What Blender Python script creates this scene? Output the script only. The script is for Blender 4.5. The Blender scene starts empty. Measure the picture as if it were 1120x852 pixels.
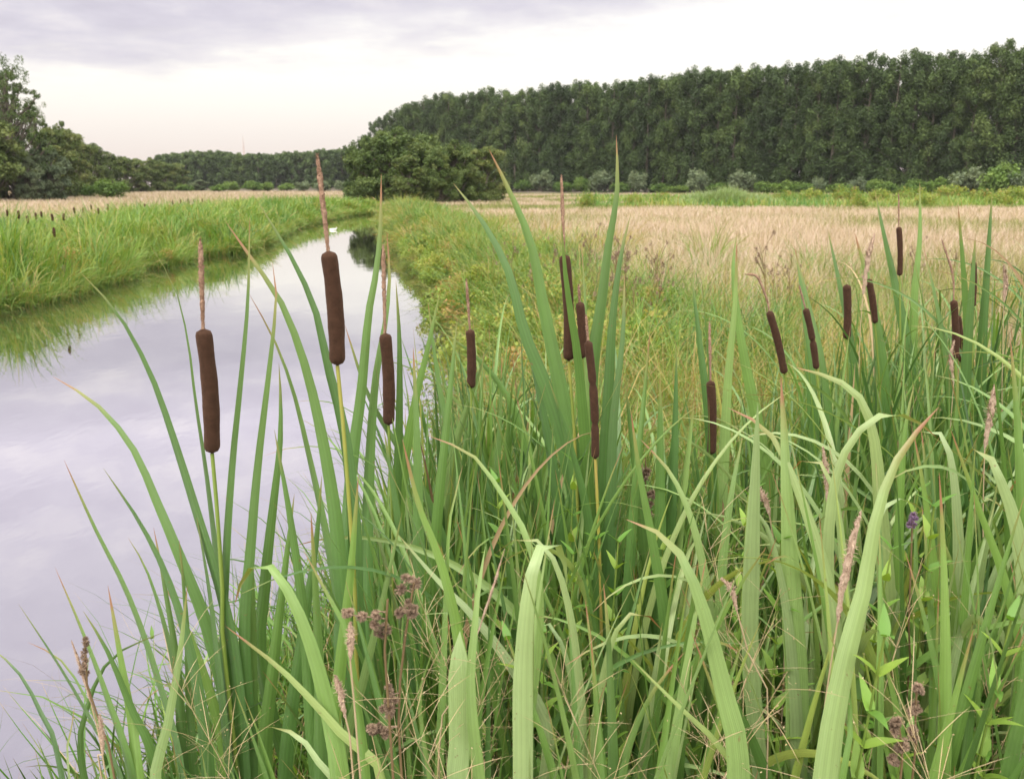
import bpy, math, random
import numpy as np
from mathutils import Vector

HAZE = .00012
R = math.radians
rng = np.random.default_rng(7)
random.seed(7)
S = bpy.context.scene
COL = S.collection

# ------------------------------------------------------------------ camera
CAM = np.array([0.0, 0.0, 2.2])
F, CX, CY, HOR = 900.0, 560.0, 426.0, 200.0
TILT = math.atan((CY - HOR) / F)
cd = bpy.data.cameras.new('camera'); cam = bpy.data.objects.new('camera', cd); COL.objects.link(cam)
cam.location = CAM; cam.rotation_euler = (R(90) - TILT, 0, 0)
cd.sensor_width = 36; cd.lens = 36 * F / 1120; cd.clip_end = 6000; cd.clip_start = 0.02
cd.dof.use_dof = True; cd.dof.focus_distance = 1.75; cd.dof.aperture_fstop = 9.0
S.camera = cam

def P(px, py, Y):
    """world point at forward distance Y seen along a photo direction"""
    a, b = (px - CX) / F, (CY - py) / F
    d = np.array([a, math.cos(TILT) + math.sin(TILT) * b, -math.sin(TILT) + math.cos(TILT) * b])
    return CAM + d * (Y / d[1])

def G(px, py, z=0.0):
    a, b = (px - CX) / F, (CY - py) / F
    d = np.array([a, math.cos(TILT) + math.sin(TILT) * b, -math.sin(TILT) + math.cos(TILT) * b])
    return CAM + d * ((z - CAM[2]) / d[2])

# ------------------------------------------------------------------ river banks and terrain height
YL = np.array([-40, 0, 6, 14.6, 17.2, 21, 25, 27.5, 33, 41, 50, 57, 66, 72, 76])
XL = np.array([-9, -9, -9.3, -9.1, -8.9, -9.6, -9.5, -8.8, -9.6, -10.9, -11.2, -11.3, -9, -4, 2])
YR = np.array([-40, 0, 1.5, 2.7, 4, 5.3, 9, 13, 17.4, 25.7, 38, 51, 57, 62, 76])
XR = np.array([-1.3, -1.3, -1.35, -1.15, -.60, -.15, -.25, -.75, -1.35, -3.1, -5.5, -7.8, -7.3, -4, 2])
def xl(y): return np.interp(y, YL, XL) + .18 * np.sin(y * 1.7) * (y > 10)
def xr(y): return np.interp(y, YR, XR) + .12 * np.sin(y * 1.3 + 1) * (y > 8)
def sstep(a, b, x):
    t = np.clip((x - a) / (b - a), 0, 1); return t * t * (3 - 2 * t)
def gz(x, y):
    x = np.asarray(x, float); y = np.asarray(y, float)
    dl, dr = xl(y) - x, x - xr(y)
    d = np.maximum(dl, dr)
    d = np.where(y > 73, 9.0, d)
    z = np.where(d > 0, .42 * sstep(0, 1.0, d), -.7 * sstep(0, 1.6, -d))
    far = sstep(.8, 3, d)
    return z - .34 * sstep(25, 90, y) * far + far * (.05 * np.sin(x * .6 + 1.3) * np.cos(y * .43) + .03 * np.sin(x * 1.9) * np.sin(y * 1.4))

# ------------------------------------------------------------------ object helpers
def tag(o, label=None, cat=None, group=None, kind=None):
    if label: o['label'] = label
    if cat: o['category'] = cat
    if group: o['group'] = group
    if kind: o['kind'] = kind
    return o
def empty(name, loc):
    o = bpy.data.objects.new(name, None); o.location = [float(c) for c in loc]; o.empty_display_size = .05
    COL.objects.link(o); return o
def mesh(name, V, Fq, A, mat, parent=None, smooth=True):
    """V (n,3) world coordinates, Fq (m,4) quads or a list of faces, A (n,4) colour attribute"""
    me = bpy.data.meshes.new(name)
    V = np.asarray(V, np.float32)
    if parent is not None:
        V = V - np.asarray(parent.location, np.float32)
    if isinstance(Fq, np.ndarray):
        nf, k = Fq.shape
        me.vertices.add(len(V)); me.vertices.foreach_set('co', V.ravel())
        me.loops.add(nf * k); me.loops.foreach_set('vertex_index', Fq.astype(np.int32).ravel())
        me.polygons.add(nf); me.polygons.foreach_set('loop_start', np.arange(0, nf * k, k, dtype=np.int32))
        me.update(calc_edges=True)
    else:
        me.from_pydata([tuple(v) for v in V], [], Fq); me.update()
    if smooth:
        me.polygons.foreach_set('use_smooth', np.ones(len(me.polygons), bool))
    if A is not None:
        at = me.attributes.new('leaf', 'FLOAT_COLOR', 'POINT')
        at.data.foreach_set('color', np.asarray(A, np.float32).ravel())
    me.materials.append(mat)
    o = bpy.data.objects.new(name, me); COL.objects.link(o)
    if parent is not None: o.parent = parent
    return o
def join(parts):
    Vs, Fs, As, n = [], [], [], 0
    for V, Fq, A in parts:
        Vs.append(V); Fs.append(Fq + n); As.append(A); n += len(V)
    return np.concatenate(Vs), np.concatenate(Fs), np.concatenate(As)
def nrm(v): return v / np.maximum(np.linalg.norm(v, axis=-1, keepdims=True), 1e-9)

def ribbons(C, side, W, fold, r1, r2, cols=3):
    """C (N,S,3) centre lines, side (N,S,3), W (N,S) widths"""
    N, Sg, _ = C.shape
    T = nrm(np.gradient(C, axis=1))
    side = nrm(side - (side * T).sum(-1, keepdims=True) * T)
    nor = np.cross(T, side)
    us = np.linspace(-1, 1, cols)
    V = np.empty((N, Sg, cols, 3)); A = np.empty((N, Sg, cols, 4))
    for k, u in enumerate(us):
        off = (1 - abs(u)) * fold
        V[:, :, k] = C + side * (W * .5 * u)[..., None] - nor * (W * off)[..., None]
        A[:, :, k, 2] = u * .5 + .5
    A[..., 0] = np.asarray(r1)[:, None, None]; A[..., 3] = np.asarray(r2)[:, None, None]
    A[..., 1] = np.linspace(0, 1, Sg)[None, :, None]
    idx = np.arange(N * Sg * cols).reshape(N, Sg, cols)
    Fq = np.stack([idx[:, :-1, :-1], idx[:, :-1, 1:], idx[:, 1:, 1:], idx[:, 1:, :-1]], -1).reshape(-1, 4)
    return V.reshape(-1, 3), Fq, A.reshape(-1, 4)

def blades(p, L, w, th0, bend, phi, pw, r1, r2, Sg=7, tw=None, tw1=None, fold=.12, taper=.5, cols=3, wob=0.0):
    """vectorised arching blades rooted at p (N,3)"""
    N = len(p); t = np.linspace(0, 1, Sg)[None]
    th = th0[:, None] + bend[:, None] * t ** pw[:, None]
    ph = phi[:, None] + wob * np.sin(t * 3 + r1[:, None] * 20)
    st = (L / (Sg - 1))[:, None]
    d = np.stack([np.sin(th) * np.cos(ph), np.sin(th) * np.sin(ph), np.cos(th)], -1) * st[..., None]
    C = np.concatenate([np.zeros((N, 1, 3)), np.cumsum((d[:, :-1] + d[:, 1:]) / 2, 1)], 1) + p[:, None]
    h = np.stack([-np.sin(ph), np.cos(ph), np.zeros_like(ph)], -1)
    T = nrm(np.gradient(C, axis=1)); n = np.cross(T, h)
    if tw is None: tw = np.zeros(N)
    if tw1 is None: tw1 = tw
    a = (tw[:, None] + (tw1 - tw)[:, None] * t)[..., None]
    side = h * np.cos(a) + n * np.sin(a)
    prof = np.minimum(1, ((1 - t) / taper)) ** .8 * (.75 + .25 * np.minimum(1, t * 4))
    return ribbons(C, side, w[:, None] * np.maximum(prof, .02), fold, r1, r2, cols)

def catmull(pts, n):
    p = np.asarray(pts, float)
    p = np.vstack([2 * p[0] - p[1], p, 2 * p[-1] - p[-2]])
    out = []
    for i in range(1, len(p) - 2):
        p0, p1, p2, p3 = p[i - 1:i + 3]
        t = np.linspace(0, 1, 24, endpoint=False)[:, None]
        out.append(.5 * (2 * p1 + (p2 - p0) * t + (2 * p0 - 5 * p1 + 4 * p2 - p3) * t ** 2 + (3 * p1 - p0 - 3 * p2 + p3) * t ** 3))
    c = np.vstack(out + [p[-2:-1]])
    s = np.concatenate([[0], np.cumsum(np.linalg.norm(np.diff(c, axis=0), axis=1))])
    q = np.linspace(0, s[-1], n)
    return np.stack([np.interp(q, s, c[:, k]) for k in range(3)], -1)

def tube(pts, rad, ns=8, r1=.5, r2=.5, jit=0.0, cap=True):
    c = np.asarray(pts, float); rad = np.asarray(rad, float); n = len(c)
    T = nrm(np.gradient(c, axis=0))
    ref = np.array([0, 1.0, 0]) if abs(T[:, 1]).max() < .9 else np.array([1.0, 0, 0])
    u = nrm(np.cross(T, ref)); v = np.cross(T, u)
    a = np.arange(ns) / ns * 2 * math.pi
    rr = rad[:, None] * (1 + jit * rng.standard_normal((n, ns)))
    V = c[:, None] + (u[:, None] * np.cos(a)[None, :, None] + v[:, None] * np.sin(a)[None, :, None]) * rr[..., None]
    A = np.empty((n, ns, 4)); A[..., 0] = r1; A[..., 3] = r2
    A[..., 1] = np.linspace(0, 1, n)[:, None]; A[..., 2] = (np.arange(ns) / ns)[None]
    idx = np.arange(n * ns).reshape(n, ns); nx = np.roll(idx, -1, 1)
    Fq = np.stack([idx[:-1], nx[:-1], nx[1:], idx[1:]], -1).reshape(-1, 4)
    return V.reshape(-1, 3), Fq, A.reshape(-1, 4)

# ------------------------------------------------------------------ materials
def newmat(name):
    m = bpy.data.materials.new(name); m.use_nodes = True; nt = m.node_tree; nt.nodes.clear()
    out = nt.nodes.new('ShaderNodeOutputMaterial'); return m, nt, out
def nd(nt, t, **kw):
    n = nt.nodes.new(t)
    for k, v in kw.items(): setattr(n, k, v)
    return n
def ramp(nt, stops, fac, interp='LINEAR'):
    r = nd(nt, 'ShaderNodeValToRGB'); r.color_ramp.interpolation = interp
    e = r.color_ramp.elements
    while len(e) < len(stops): e.new(.5)
    for el, (p, c) in zip(e, stops): el.position = p; el.color = (*c, 1)
    nt.links.new(fac, r.inputs[0]); return r.outputs[0]
def mth(nt, op, a, b=None, c=None, clamp=False):
    n = nd(nt, 'ShaderNodeMath', operation=op, use_clamp=clamp)
    for i, v in enumerate((a, b, c)):
        if v is None: continue
        if isinstance(v, (int, float)): n.inputs[i].default_value = v
        else: nt.links.new(v, n.inputs[i])
    return n.outputs[0]
def mixc(nt, f, a, b, blend='MIX'):
    n = nd(nt, 'ShaderNodeMix', data_type='RGBA', blend_type=blend)
    for s, v in ((0, f), (6, a), (7, b)):
        if isinstance(v, (int, float)): n.inputs[s].default_value = v
        elif isinstance(v, tuple): n.inputs[s].default_value = (*v, 1)
        else: nt.links.new(v, n.inputs[s])
    return n.outputs[2]
def mrange(nt, v, a, b, c=0.0, d=1.0, smooth=False):
    n = nd(nt, 'ShaderNodeMapRange', clamp=True)
    if smooth: n.interpolation_type = 'SMOOTHSTEP'
    nt.links.new(v, n.inputs[0])
    for i, x in enumerate((a, b, c, d)): n.inputs[i + 1].default_value = x
    return n.outputs[0]
def noise(nt, vec, scale, detail=3, rough=.55):
    n = nd(nt, 'ShaderNodeTexNoise'); n.inputs['Scale'].default_value = scale
    n.inputs['Detail'].default_value = detail; n.inputs['Roughness'].default_value = rough
    if vec is not None: nt.links.new(vec, n.inputs['Vector'])
    return n.outputs[0]
def objcoord(nt): return nd(nt, 'ShaderNodeTexCoord').outputs['Object']

def leaf_mat(name, stops, trans=.3, rough=.42, spec=.5, tip=None, veins=0.0, var=.25, tipstart=.9, objvar=False, mid=None):
    m, nt, out = newmat(name)
    at = nd(nt, 'ShaderNodeAttribute', attribute_name='leaf')
    sep = nd(nt, 'ShaderNodeSeparateColor'); nt.links.new(at.outputs['Color'], sep.inputs[0])
    r1, t, u = sep.outputs; r2 = at.outputs['Alpha']
    oc = objcoord(nt)
    k = r1
    if objvar:
        oi = nd(nt, 'ShaderNodeObjectInfo')
        k = mth(nt, 'ADD', mth(nt, 'MULTIPLY', r1, .6), mth(nt, 'MULTIPLY', oi.outputs['Random'], .4))
    col = ramp(nt, stops, k)
    nz = noise(nt, oc, 14 if not objvar else .5, 3)
    vv = mth(nt, 'ADD', mth(nt, 'MULTIPLY', mth(nt, 'SUBTRACT', nz, .5), var * 1.6), mth(nt, 'ADD', 1 - var * .5, mth(nt, 'MULTIPLY', r2, var)))
    if veins:
        sn = mth(nt, 'ADD', mth(nt, 'SINE', mth(nt, 'MULTIPLY', u, 71.0)), mth(nt, 'SINE', mth(nt, 'ADD', mth(nt, 'MULTIPLY', u, 23.0), mth(nt, 'MULTIPLY', r2, 9.0))))
        vv = mth(nt, 'ADD', vv, mth(nt, 'MULTIPLY', sn, veins))
        d = mth(nt, 'ABSOLUTE', mth(nt, 'SUBTRACT', u, .5))
        vv = mth(nt, 'ADD', vv, mrange(nt, d, 0, .06, veins * 1.6, 0))
    col = mixc(nt, 1.0, col, vv, 'MULTIPLY')
    if tip and veins:
        yl = mth(nt, 'MULTIPLY', mrange(nt, t, .55, .98), mth(nt, 'MULTIPLY', r2, .4))
        col = mixc(nt, yl, col, (.200, .265, .060))
    if veins:   # brown flecks and insect marks
        fl = mrange(nt, noise(nt, oc, 95, 2, .6), .70, .76)
        col = mixc(nt, mth(nt, 'MULTIPLY', fl, .7), col, (.16, .10, .045))
    if tip:
        tt = mth(nt, 'ADD', t, mth(nt, 'MULTIPLY', mth(nt, 'SUBTRACT', noise(nt, oc, 30, 2), .5), .03))
        tt = mth(nt, 'ADD', tt, mth(nt, 'MULTIPLY', mth(nt, 'SUBTRACT', r2, .5), .05))
        col = mixc(nt, mrange(nt, tt, tipstart - .045, tipstart + .005), col, (.21, .21, .065))
        col = mixc(nt, mrange(nt, tt, tipstart + .003, tipstart + .02), col, tip)
    bs = nd(nt, 'ShaderNodeBsdfPrincipled'); nt.links.new(col, bs.inputs['Base Color'])
    bs.inputs['Roughness'].default_value = rough; bs.inputs['Specular IOR Level'].default_value = spec
    if veins:
        bp = nd(nt, 'ShaderNodeBump'); bp.inputs['Strength'].default_value = .22; bp.inputs['Distance'].default_value = .0006
        nt.links.new(mth(nt, 'SINE', mth(nt, 'MULTIPLY', u, 62.0)), bp.inputs['Height']); nt.links.new(bp.outputs[0], bs.inputs['Normal'])
    tr = nd(nt, 'ShaderNodeBsdfTranslucent')
    nt.links.new(mixc(nt, 1.0, col, (1.25, 1.2, .55), 'MULTIPLY'), tr.inputs[0])
    mx = nd(nt, 'ShaderNodeMixShader'); mx.inputs[0].default_value = trans
    nt.links.new(bs.outputs[0], mx.inputs[1]); nt.links.new(tr.outputs[0], mx.inputs[2]); nt.links.new(mx.outputs[0], out.inputs[0])
    return m

M = {}
M['sword'] = leaf_mat('sword_leaf', [(0, (.038, .094, .028)), (.3, (.080, .172, .046)), (.52, (.128, .240, .052)), (.74, (.240, .322, .152)), (.9, (.225, .300, .065)), (1, (.34, .30, .085))],
                      trans=.28, rough=.36, spec=.6, tip=(.26, .13, .07), veins=.055, tipstart=.975)
M['reed'] = leaf_mat('reed_blade', [(0, (.045, .118, .022)), (.35, (.092, .205, .032)), (.65, (.170, .275, .045)), (.85, (.255, .290, .062)), (1, (.38, .29, .11))],
                     trans=.35, rough=.5, tip=(.42, .30, .14), tipstart=.95, var=.35)
M['bankgrass'] = leaf_mat('bank_grass_blade', [(0, (.075, .165, .035)), (.35, (.160, .235, .045)), (.6, (.25, .265, .065)), (.8, (.33, .24, .08)), (1, (.38, .27, .14))],
                          trans=.35, rough=.55, var=.35)
M['meadow'] = leaf_mat('meadow_blade', [(0, (.13, .175, .055)), (.18, (.27, .265, .11)), (.45, (.42, .335, .255)), (.8, (.48, .375, .325)), (1, (.55, .455, .41))], trans=.3, rough=.7, var=.25, spec=.2)
M['dry'] = leaf_mat('dry_straw', [(0, (.13, .085, .045)), (.5, (.30, .22, .12)), (1, (.42, .33, .22))], trans=.2, rough=.7, var=.3, spec=.2)
M['herb'] = leaf_mat('herb_leaf', [(0, (.06, .15, .025)), (.5, (.12, .25, .035)), (1, (.22, .33, .05))], trans=.35, rough=.5, var=.3)
tree_st = [(0, (.026, .046, .018)), (.35, (.048, .080, .028)), (.7, (.080, .124, .038)), (1, (.125, .170, .055))]
M['poplar'] = leaf_mat('poplar_foliage', tree_st, trans=.22, rough=.6, var=.4, objvar=True, spec=.25)
M['alder'] = leaf_mat('alder_foliage', [(0, (.045, .078, .024)), (.5, (.080, .122, .036)), (1, (.14, .175, .052))], trans=.25, rough=.6, var=.4, objvar=True, spec=.25)
M['weed'] = leaf_mat('weed_foliage', [(0, (.09, .17, .03)), (.4, (.17, .25, .045)), (.75, (.28, .31, .065)), (1, (.32, .20, .08))], trans=.35, rough=.55, var=.35, spec=.3)
M['broadleaf'] = leaf_mat('broadleaf_foliage', [(0, (.050, .082, .026)), (.5, (.100, .138, .040)), (1, (.175, .19, .065))], trans=.22, rough=.6, var=.4, objvar=True, spec=.25)
M['willow'] = leaf_mat('willow_foliage', [(0, (.085, .120, .070)), (.5, (.125, .165, .095)), (1, (.19, .23, .13))], trans=.25, rough=.6, var=.35, objvar=True, spec=.3)
M['bushgreen'] = leaf_mat('bush_foliage', [(0, (.06, .12, .025)), (.5, (.10, .17, .035)), (1, (.17, .24, .06))], trans=.25, rough=.6, var=.35, objvar=True, spec=.25)

def bark_mat():
    m, nt, out = newmat('bark'); oc = objcoord(nt)
    col = ramp(nt, [(.3, (.05, .04, .03)), (.7, (.14, .12, .095))], noise(nt, oc, 3, 5, .7))
    bs = nd(nt, 'ShaderNodeBsdfPrincipled'); nt.links.new(col, bs.inputs[0]); bs.inputs['Roughness'].default_value = .9
    nt.links.new(bs.outputs[0], out.inputs[0]); return m
M['bark'] = bark_mat()

def head_mat(name, c1, c2, scale, bumpd, sheen=.5):
    m, nt, out = newmat(name); oc = objcoord(nt)
    n1 = noise(nt, oc, scale, 4, .75); n2 = noise(nt, oc, scale * .12, 3)
    f = mth(nt, 'ADD', mth(nt, 'MULTIPLY', n1, .65), mth(nt, 'MULTIPLY', n2, .35))
    col = ramp(nt, [(.35, c1), (.65, c2)], f)
    bs = nd(nt, 'ShaderNodeBsdfPrincipled'); nt.links.new(col, bs.inputs[0]); bs.inputs['Roughness'].default_value = .95
    bs.inputs['Specular IOR Level'].default_value = .15
    bs.inputs['Sheen Weight'].default_value = sheen; bs.inputs['Sheen Tint'].default_value = (.8, .5, .38, 1); bs.inputs['Sheen Roughness'].default_value = .5
    bp = nd(nt, 'ShaderNodeBump'); bp.inputs['Strength'].default_value = .8; bp.inputs['Distance'].default_value = bumpd
    nt.links.new(n1, bp.inputs['Height']); nt.links.new(bp.outputs[0], bs.inputs['Normal'])
    nt.links.new(bs.outputs[0], out.inputs[0]); return m
M['head'] = head_mat('cattail_velvet', (.020, .0098, .0062), (.060, .030, .019), 700, .0012, .12)
M['spike'] = head_mat('male_spike', (.12, .06, .04), (.40, .27, .20), 420, .002, .1)
M['fluff'] = head_mat('grass_panicle', (.22, .14, .10), (.50, .39, .31), 420, .002, .3)
M['thistle'] = head_mat('dry_flower', (.065, .044, .030), (.36, .26, .19), 220, .002, .2)
M['purple'] = head_mat('purple_flower', (.09, .05, .11), (.26, .17, .29), 220, .002, .2)
def stalk_mat():
    m, nt, out = newmat('stalk'); oc = objcoord(nt)
    at = nd(nt, 'ShaderNodeAttribute', attribute_name='leaf')
    sep = nd(nt, 'ShaderNodeSeparateColor'); nt.links.new(at.outputs['Color'], sep.inputs[0])
    col = ramp(nt, [(0, (.10, .17, .03)), (.5, (.165, .22, .04)), (.75, (.28, .25, .055)), (1, (.33, .20, .09))],
               mth(nt, 'ADD', sep.outputs[0], mth(nt, 'MULTIPLY', mth(nt, 'SUBTRACT', noise(nt, oc, 9, 3), .5), .7)))
    bs = nd(nt, 'ShaderNodeBsdfPrincipled'); nt.links.new(col, bs.inputs[0]); bs.inputs['Roughness'].default_value = .45
    nt.links.new(bs.outputs[0], out.inputs[0]); return m
M['stalk'] = stalk_mat()

def ground_mat():
    m, nt, out = newmat('ground'); oc = objcoord(nt)
    a = noise(nt, oc, .35, 5, .6); b = noise(nt, oc, 6, 4, .7)
    col = ramp(nt, [(.25, (.055, .060, .025)), (.5, (.12, .10, .055)), (.75, (.20, .16, .10))], mth(nt, 'ADD', mth(nt, 'MULTIPLY', a, .6), mth(nt, 'MULTIPLY', b, .4)))
    geo = nd(nt, 'ShaderNodeNewGeometry'); sp = nd(nt, 'ShaderNodeSeparateXYZ'); nt.links.new(geo.outputs['Position'], sp.inputs[0])
    mud = mrange(nt, sp.outputs[2], .02, .3, 1, 0)
    col = mixc(nt, mud, col, (.055, .042, .028))
    bs = nd(nt, 'ShaderNodeBsdfPrincipled'); nt.links.new(col, bs.inputs[0]); bs.inputs['Roughness'].default_value = .95
    bp = nd(nt, 'ShaderNodeBump'); bp.inputs['Strength'].default_value = .6; bp.inputs['Distance'].default_value = .05
    nt.links.new(b, bp.inputs['Height']); nt.links.new(bp.outputs[0], bs.inputs['Normal'])
    nt.links.new(bs.outputs[0], out.inputs[0]); return m
M['ground'] = ground_mat()

def water_mat():
    m, nt, out = newmat('water'); oc = objcoord(nt)
    mp = nd(nt, 'ShaderNodeMapping'); mp.inputs['Scale'].default_value = (1.0, .55, 1); nt.links.new(oc, mp.inputs[0])
    n1 = noise(nt, mp.outputs[0], 2.2, 3, .5); n2 = noise(nt, mp.outputs[0], 11, 2, .5)
    patch = mrange(nt, noise(nt, oc, .18, 2), .4, .65, .25, 1)
    h = mth(nt, 'MULTIPLY', mth(nt, 'ADD', n1, mth(nt, 'MULTIPLY', n2, .22)), patch)
    bp = nd(nt, 'ShaderNodeBump'); bp.inputs['Strength'].default_value = .35; bp.inputs['Distance'].default_value = .009
    nt.links.new(h, bp.inputs['Height'])
    fr = nd(nt, 'ShaderNodeFresnel'); fr.inputs['IOR'].default_value = 1.36; nt.links.new(bp.outputs[0], fr.inputs['Normal'])
    fac = mth(nt, 'ADD', mth(nt, 'MULTIPLY', fr.outputs[0], .42), .62, clamp=True)
    df = nd(nt, 'ShaderNodeBsdfDiffuse'); df.inputs[0].default_value = (.028, .027, .022, 1)
    gl = nd(nt, 'ShaderNodeBsdfGlossy'); gl.inputs['Roughness'].default_value = .008; gl.inputs[0].default_value = (.98, .97, .98, 1)
    nt.links.new(bp.outputs[0], gl.inputs['Normal'])
    mx = nd(nt, 'ShaderNodeMixShader'); nt.links.new(fac, mx.inputs[0]); nt.links.new(df.outputs[0], mx.inputs[1]); nt.links.new(gl.outputs[0], mx.inputs[2])
    nt.links.new(mx.outputs[0], out.inputs[0]); return m
M['water'] = water_mat()
def plain(name, c, rough=.6):
    m, nt, out = newmat(name); oc = objcoord(nt)
    col = ramp(nt, [(.3, tuple(x * .8 for x in c)), (.7, c)], noise(nt, oc, 12, 4))
    bs = nd(nt, 'ShaderNodeBsdfPrincipled'); nt.links.new(col, bs.inputs[0]); bs.inputs['Roughness'].default_value = rough
    nt.links.new(bs.outputs[0], out.inputs[0]); return m
M['white'] = plain('white_feathers', (.8, .79, .76)); M['beak'] = plain('orange_beak', (.6, .22, .04)); M['mast'] = plain('mast_steel', (.5, .38, .36))

# ------------------------------------------------------------------ terrain and water
gx = np.concatenate([-np.geomspace(325, 45, 10), np.arange(-42, -13, 1.2), np.arange(-13, 5, .2), np.arange(5, 42, 1.2), np.geomspace(45, 325, 10)])
gy = np.concatenate([[-55, -30, -15, -8, -4], np.arange(-2, 30, .3), np.arange(30, 84, .8), np.geomspace(86, 415, 22)])
XX, YY = np.meshgrid(gx, gy); ZZ = gz(XX, YY)
idx = np.arange(XX.size).reshape(XX.shape)
Fq = np.stack([idx[:-1, :-1], idx[:-1, 1:], idx[1:, 1:], idx[1:, :-1]], -1).reshape(-1, 4)
tag(mesh('ground', np.stack([XX, YY, ZZ], -1).reshape(-1, 3), Fq, None, M['ground']), kind='structure')
wv = np.array([[-11.9, -40, 0], [-.2, -40, 0], [-.2, 58, 0], [3, 78, 0], [-11.9, 78, 0]])
tag(mesh('water', wv, [(0, 1, 2, 3, 4)], None, M['water']), kind='structure')

# ------------------------------------------------------------------ trees
def leafquads(c, s, nrm_bias, r1, r2):
    N = len(c)
    n = nrm(rng.standard_normal((N, 3)) + nrm_bias)
    a = nrm(np.cross(n, rng.standard_normal((N, 3)))); b = np.cross(n, a)
    s = s[:, None]
    V = np.stack([c - a * s, c - b * s * .55 + a * s * .1, c + a * s, c + b * s * .55 + a * s * .1], 1)
    A = np.empty((N, 4, 4)); A[..., 0] = r1[:, None]; A[..., 3] = r2[:, None]; A[..., 1] = .5; A[..., 2] = .5
    return V.reshape(-1, 3), np.arange(N * 4).reshape(N, 4), A.reshape(-1, 4)
def foliage(cent, rad, n, size, vert=1.0):
    Mn = len(cent); k = np.repeat(np.arange(Mn), n)
    d = nrm(rng.standard_normal((len(k), 3))) * rng.random((len(k), 1)) ** .45
    d[:, 2] *= vert
    c = cent[k] + d * rad[k][:, None]
    cr = np.clip(rng.normal(.45, .28, Mn), 0, 1)
    return leafquads(c, size * rng.uniform(.6, 1.3, len(k)), d * .7 + np.array([0, 0, .5]), np.clip(cr[k] + rng.normal(0, .1, len(k)), 0, 1), rng.random(len(k)))
def limbs_to(cent, trunk_top, rise, r0):
    out = []
    for c in cent:
        z0 = max(.3, c[2] - rise * (.5 + rng.random()))
        z0 = min(z0, trunk_top)
        b = np.array([0, 0, z0]); mid = (b + c) / 2 + np.array([0, 0, -.1 * np.linalg.norm(c - b)])
        out.append(tube(catmull([b, mid, c], 6), np.linspace(r0, r0 * .25, 6), 5))
    return out

class TreeKind:
    def __init__(s, name, trunk, crown, mt):
        s.name = name; s.n = 0
        s.root = None; s.trunk = trunk; s.crown = crown; s.mt = mt
    def put(s, x, y, rot, sc, label, cat, group=None, scz=None, cname='crown', tname='trunk'):
        z = float(gz(x, y)) - .05
        e = empty(s.name, (0, 0, 0))
        if s.n == 0:
            s.o1 = mesh(tname, *s.trunk, M['bark']); s.o2 = mesh(cname, *s.crown, s.mt, smooth=False); a, b = s.o1, s.o2
        else:
            a, b = s.o1.copy(), s.o2.copy(); COL.objects.link(a); COL.objects.link(b); a.name = tname; b.name = cname
        a.parent = e; b.parent = e
        s.n += 1
        e.location = (x, y, z); e.rotation_euler = (0, 0, rot); e.scale = (sc, sc, scz or sc)
        return tag(e, label, cat, group)

def poplar(H=24, Rm=3.3, n=84, leaf=.19, per=210):
    z = (np.arange(n) + rng.random(n)) / n
    prof = np.interp(z, [0, .08, .35, .7, .92, 1], [.6, .85, 1, 1, .88, .55]) * Rm
    a = rng.random(n) * 6.283; rr = np.sqrt(rng.random(n)) * prof
    c = np.stack([np.cos(a) * rr, np.sin(a) * rr, 1.2 + z * (H - 1.8)], -1)
    rad = rng.uniform(.75, 1.35, n) * np.interp(z, [0, .8, 1], [1.1, .95, .8])
    cr = foliage(c, rad, per, leaf, 1.3)
    tr = [tube(catmull([(0, 0, -.3), (.1, .05, H * .4), (-.1, .1, H * .75), (0, 0, H * .97)], 10), np.linspace(.33, .04, 10), 7)]
    tr += limbs_to(c[rng.random(n) < .5], H * .9, 3.0, .07)
    return join(tr), cr
def roundtree(H, Rx, lobes, per, leaf, nc=16, bottom=.12, sparse=1.0):
    cs, rs = [], []
    for i in range(lobes):
        a = i * 2.4 + rng.normal(0, .3); f = rng.uniform(.45, 1.2)
        zc = H * (bottom + (.9 - bottom) * (i + .5) / lobes)
        w = Rx * np.interp(zc / H, [0, .35, .65, 1], [.75, .95, .75, .2])
        cx, cy = math.cos(a) * w * f * .62, math.sin(a) * w * f * .62
        lr = Rx * rng.uniform(.24, .5)
        d = nrm(rng.standard_normal((nc, 3))) * rng.uniform(.55, 1.05, (nc, 1)); d[:, 2] *= .75
        cs.append(np.array([cx, cy, zc]) + d * lr); rs.append(np.full(nc, lr) * rng.uniform(.28, .5, nc) * sparse)
    c = np.concatenate(cs); r = np.concatenate(rs)
    c[:, 2] = np.clip(c[:, 2], .4, H - r * .5)
    cr = foliage(c, r, per, leaf, .8)
    tr = [tube(catmull([(0, 0, -.3), (.08 * Rx, 0, H * .3), (-.05 * Rx, .05 * Rx, H * .6), (0, 0, H * .85)], 10), np.linspace(.04 * H, .006 * H, 10), 7)]
    tr += limbs_to(c[rng.random(len(c)) < .3], H * .8, H * .22, .012 * H)
    return join(tr), cr
def bush(H, Rx, n, per, leaf):
    d = nrm(rng.standard_normal((n, 3))) * rng.random((n, 1)) ** .4
    c = np.stack([d[:, 0] * Rx * .75, d[:, 1] * Rx * .75, H * .48 + d[:, 2] * H * .4], -1)
    c[:, 2] = np.maximum(c[:, 2], .2)
    cr = foliage(c, np.full(n, .3) * rng.uniform(.7, 1.3, n) * Rx, per, leaf, 1.0)
    tr = [tube(catmull([(rng.normal(0, .05), 0, -.2), tuple((q * (.4, .4, .5)).tolist()), tuple(q.tolist())], 6), np.linspace(.05, .012, 6), 5) for q in c[rng.random(n) < .3][:14]]
    return join(tr), cr

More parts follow.
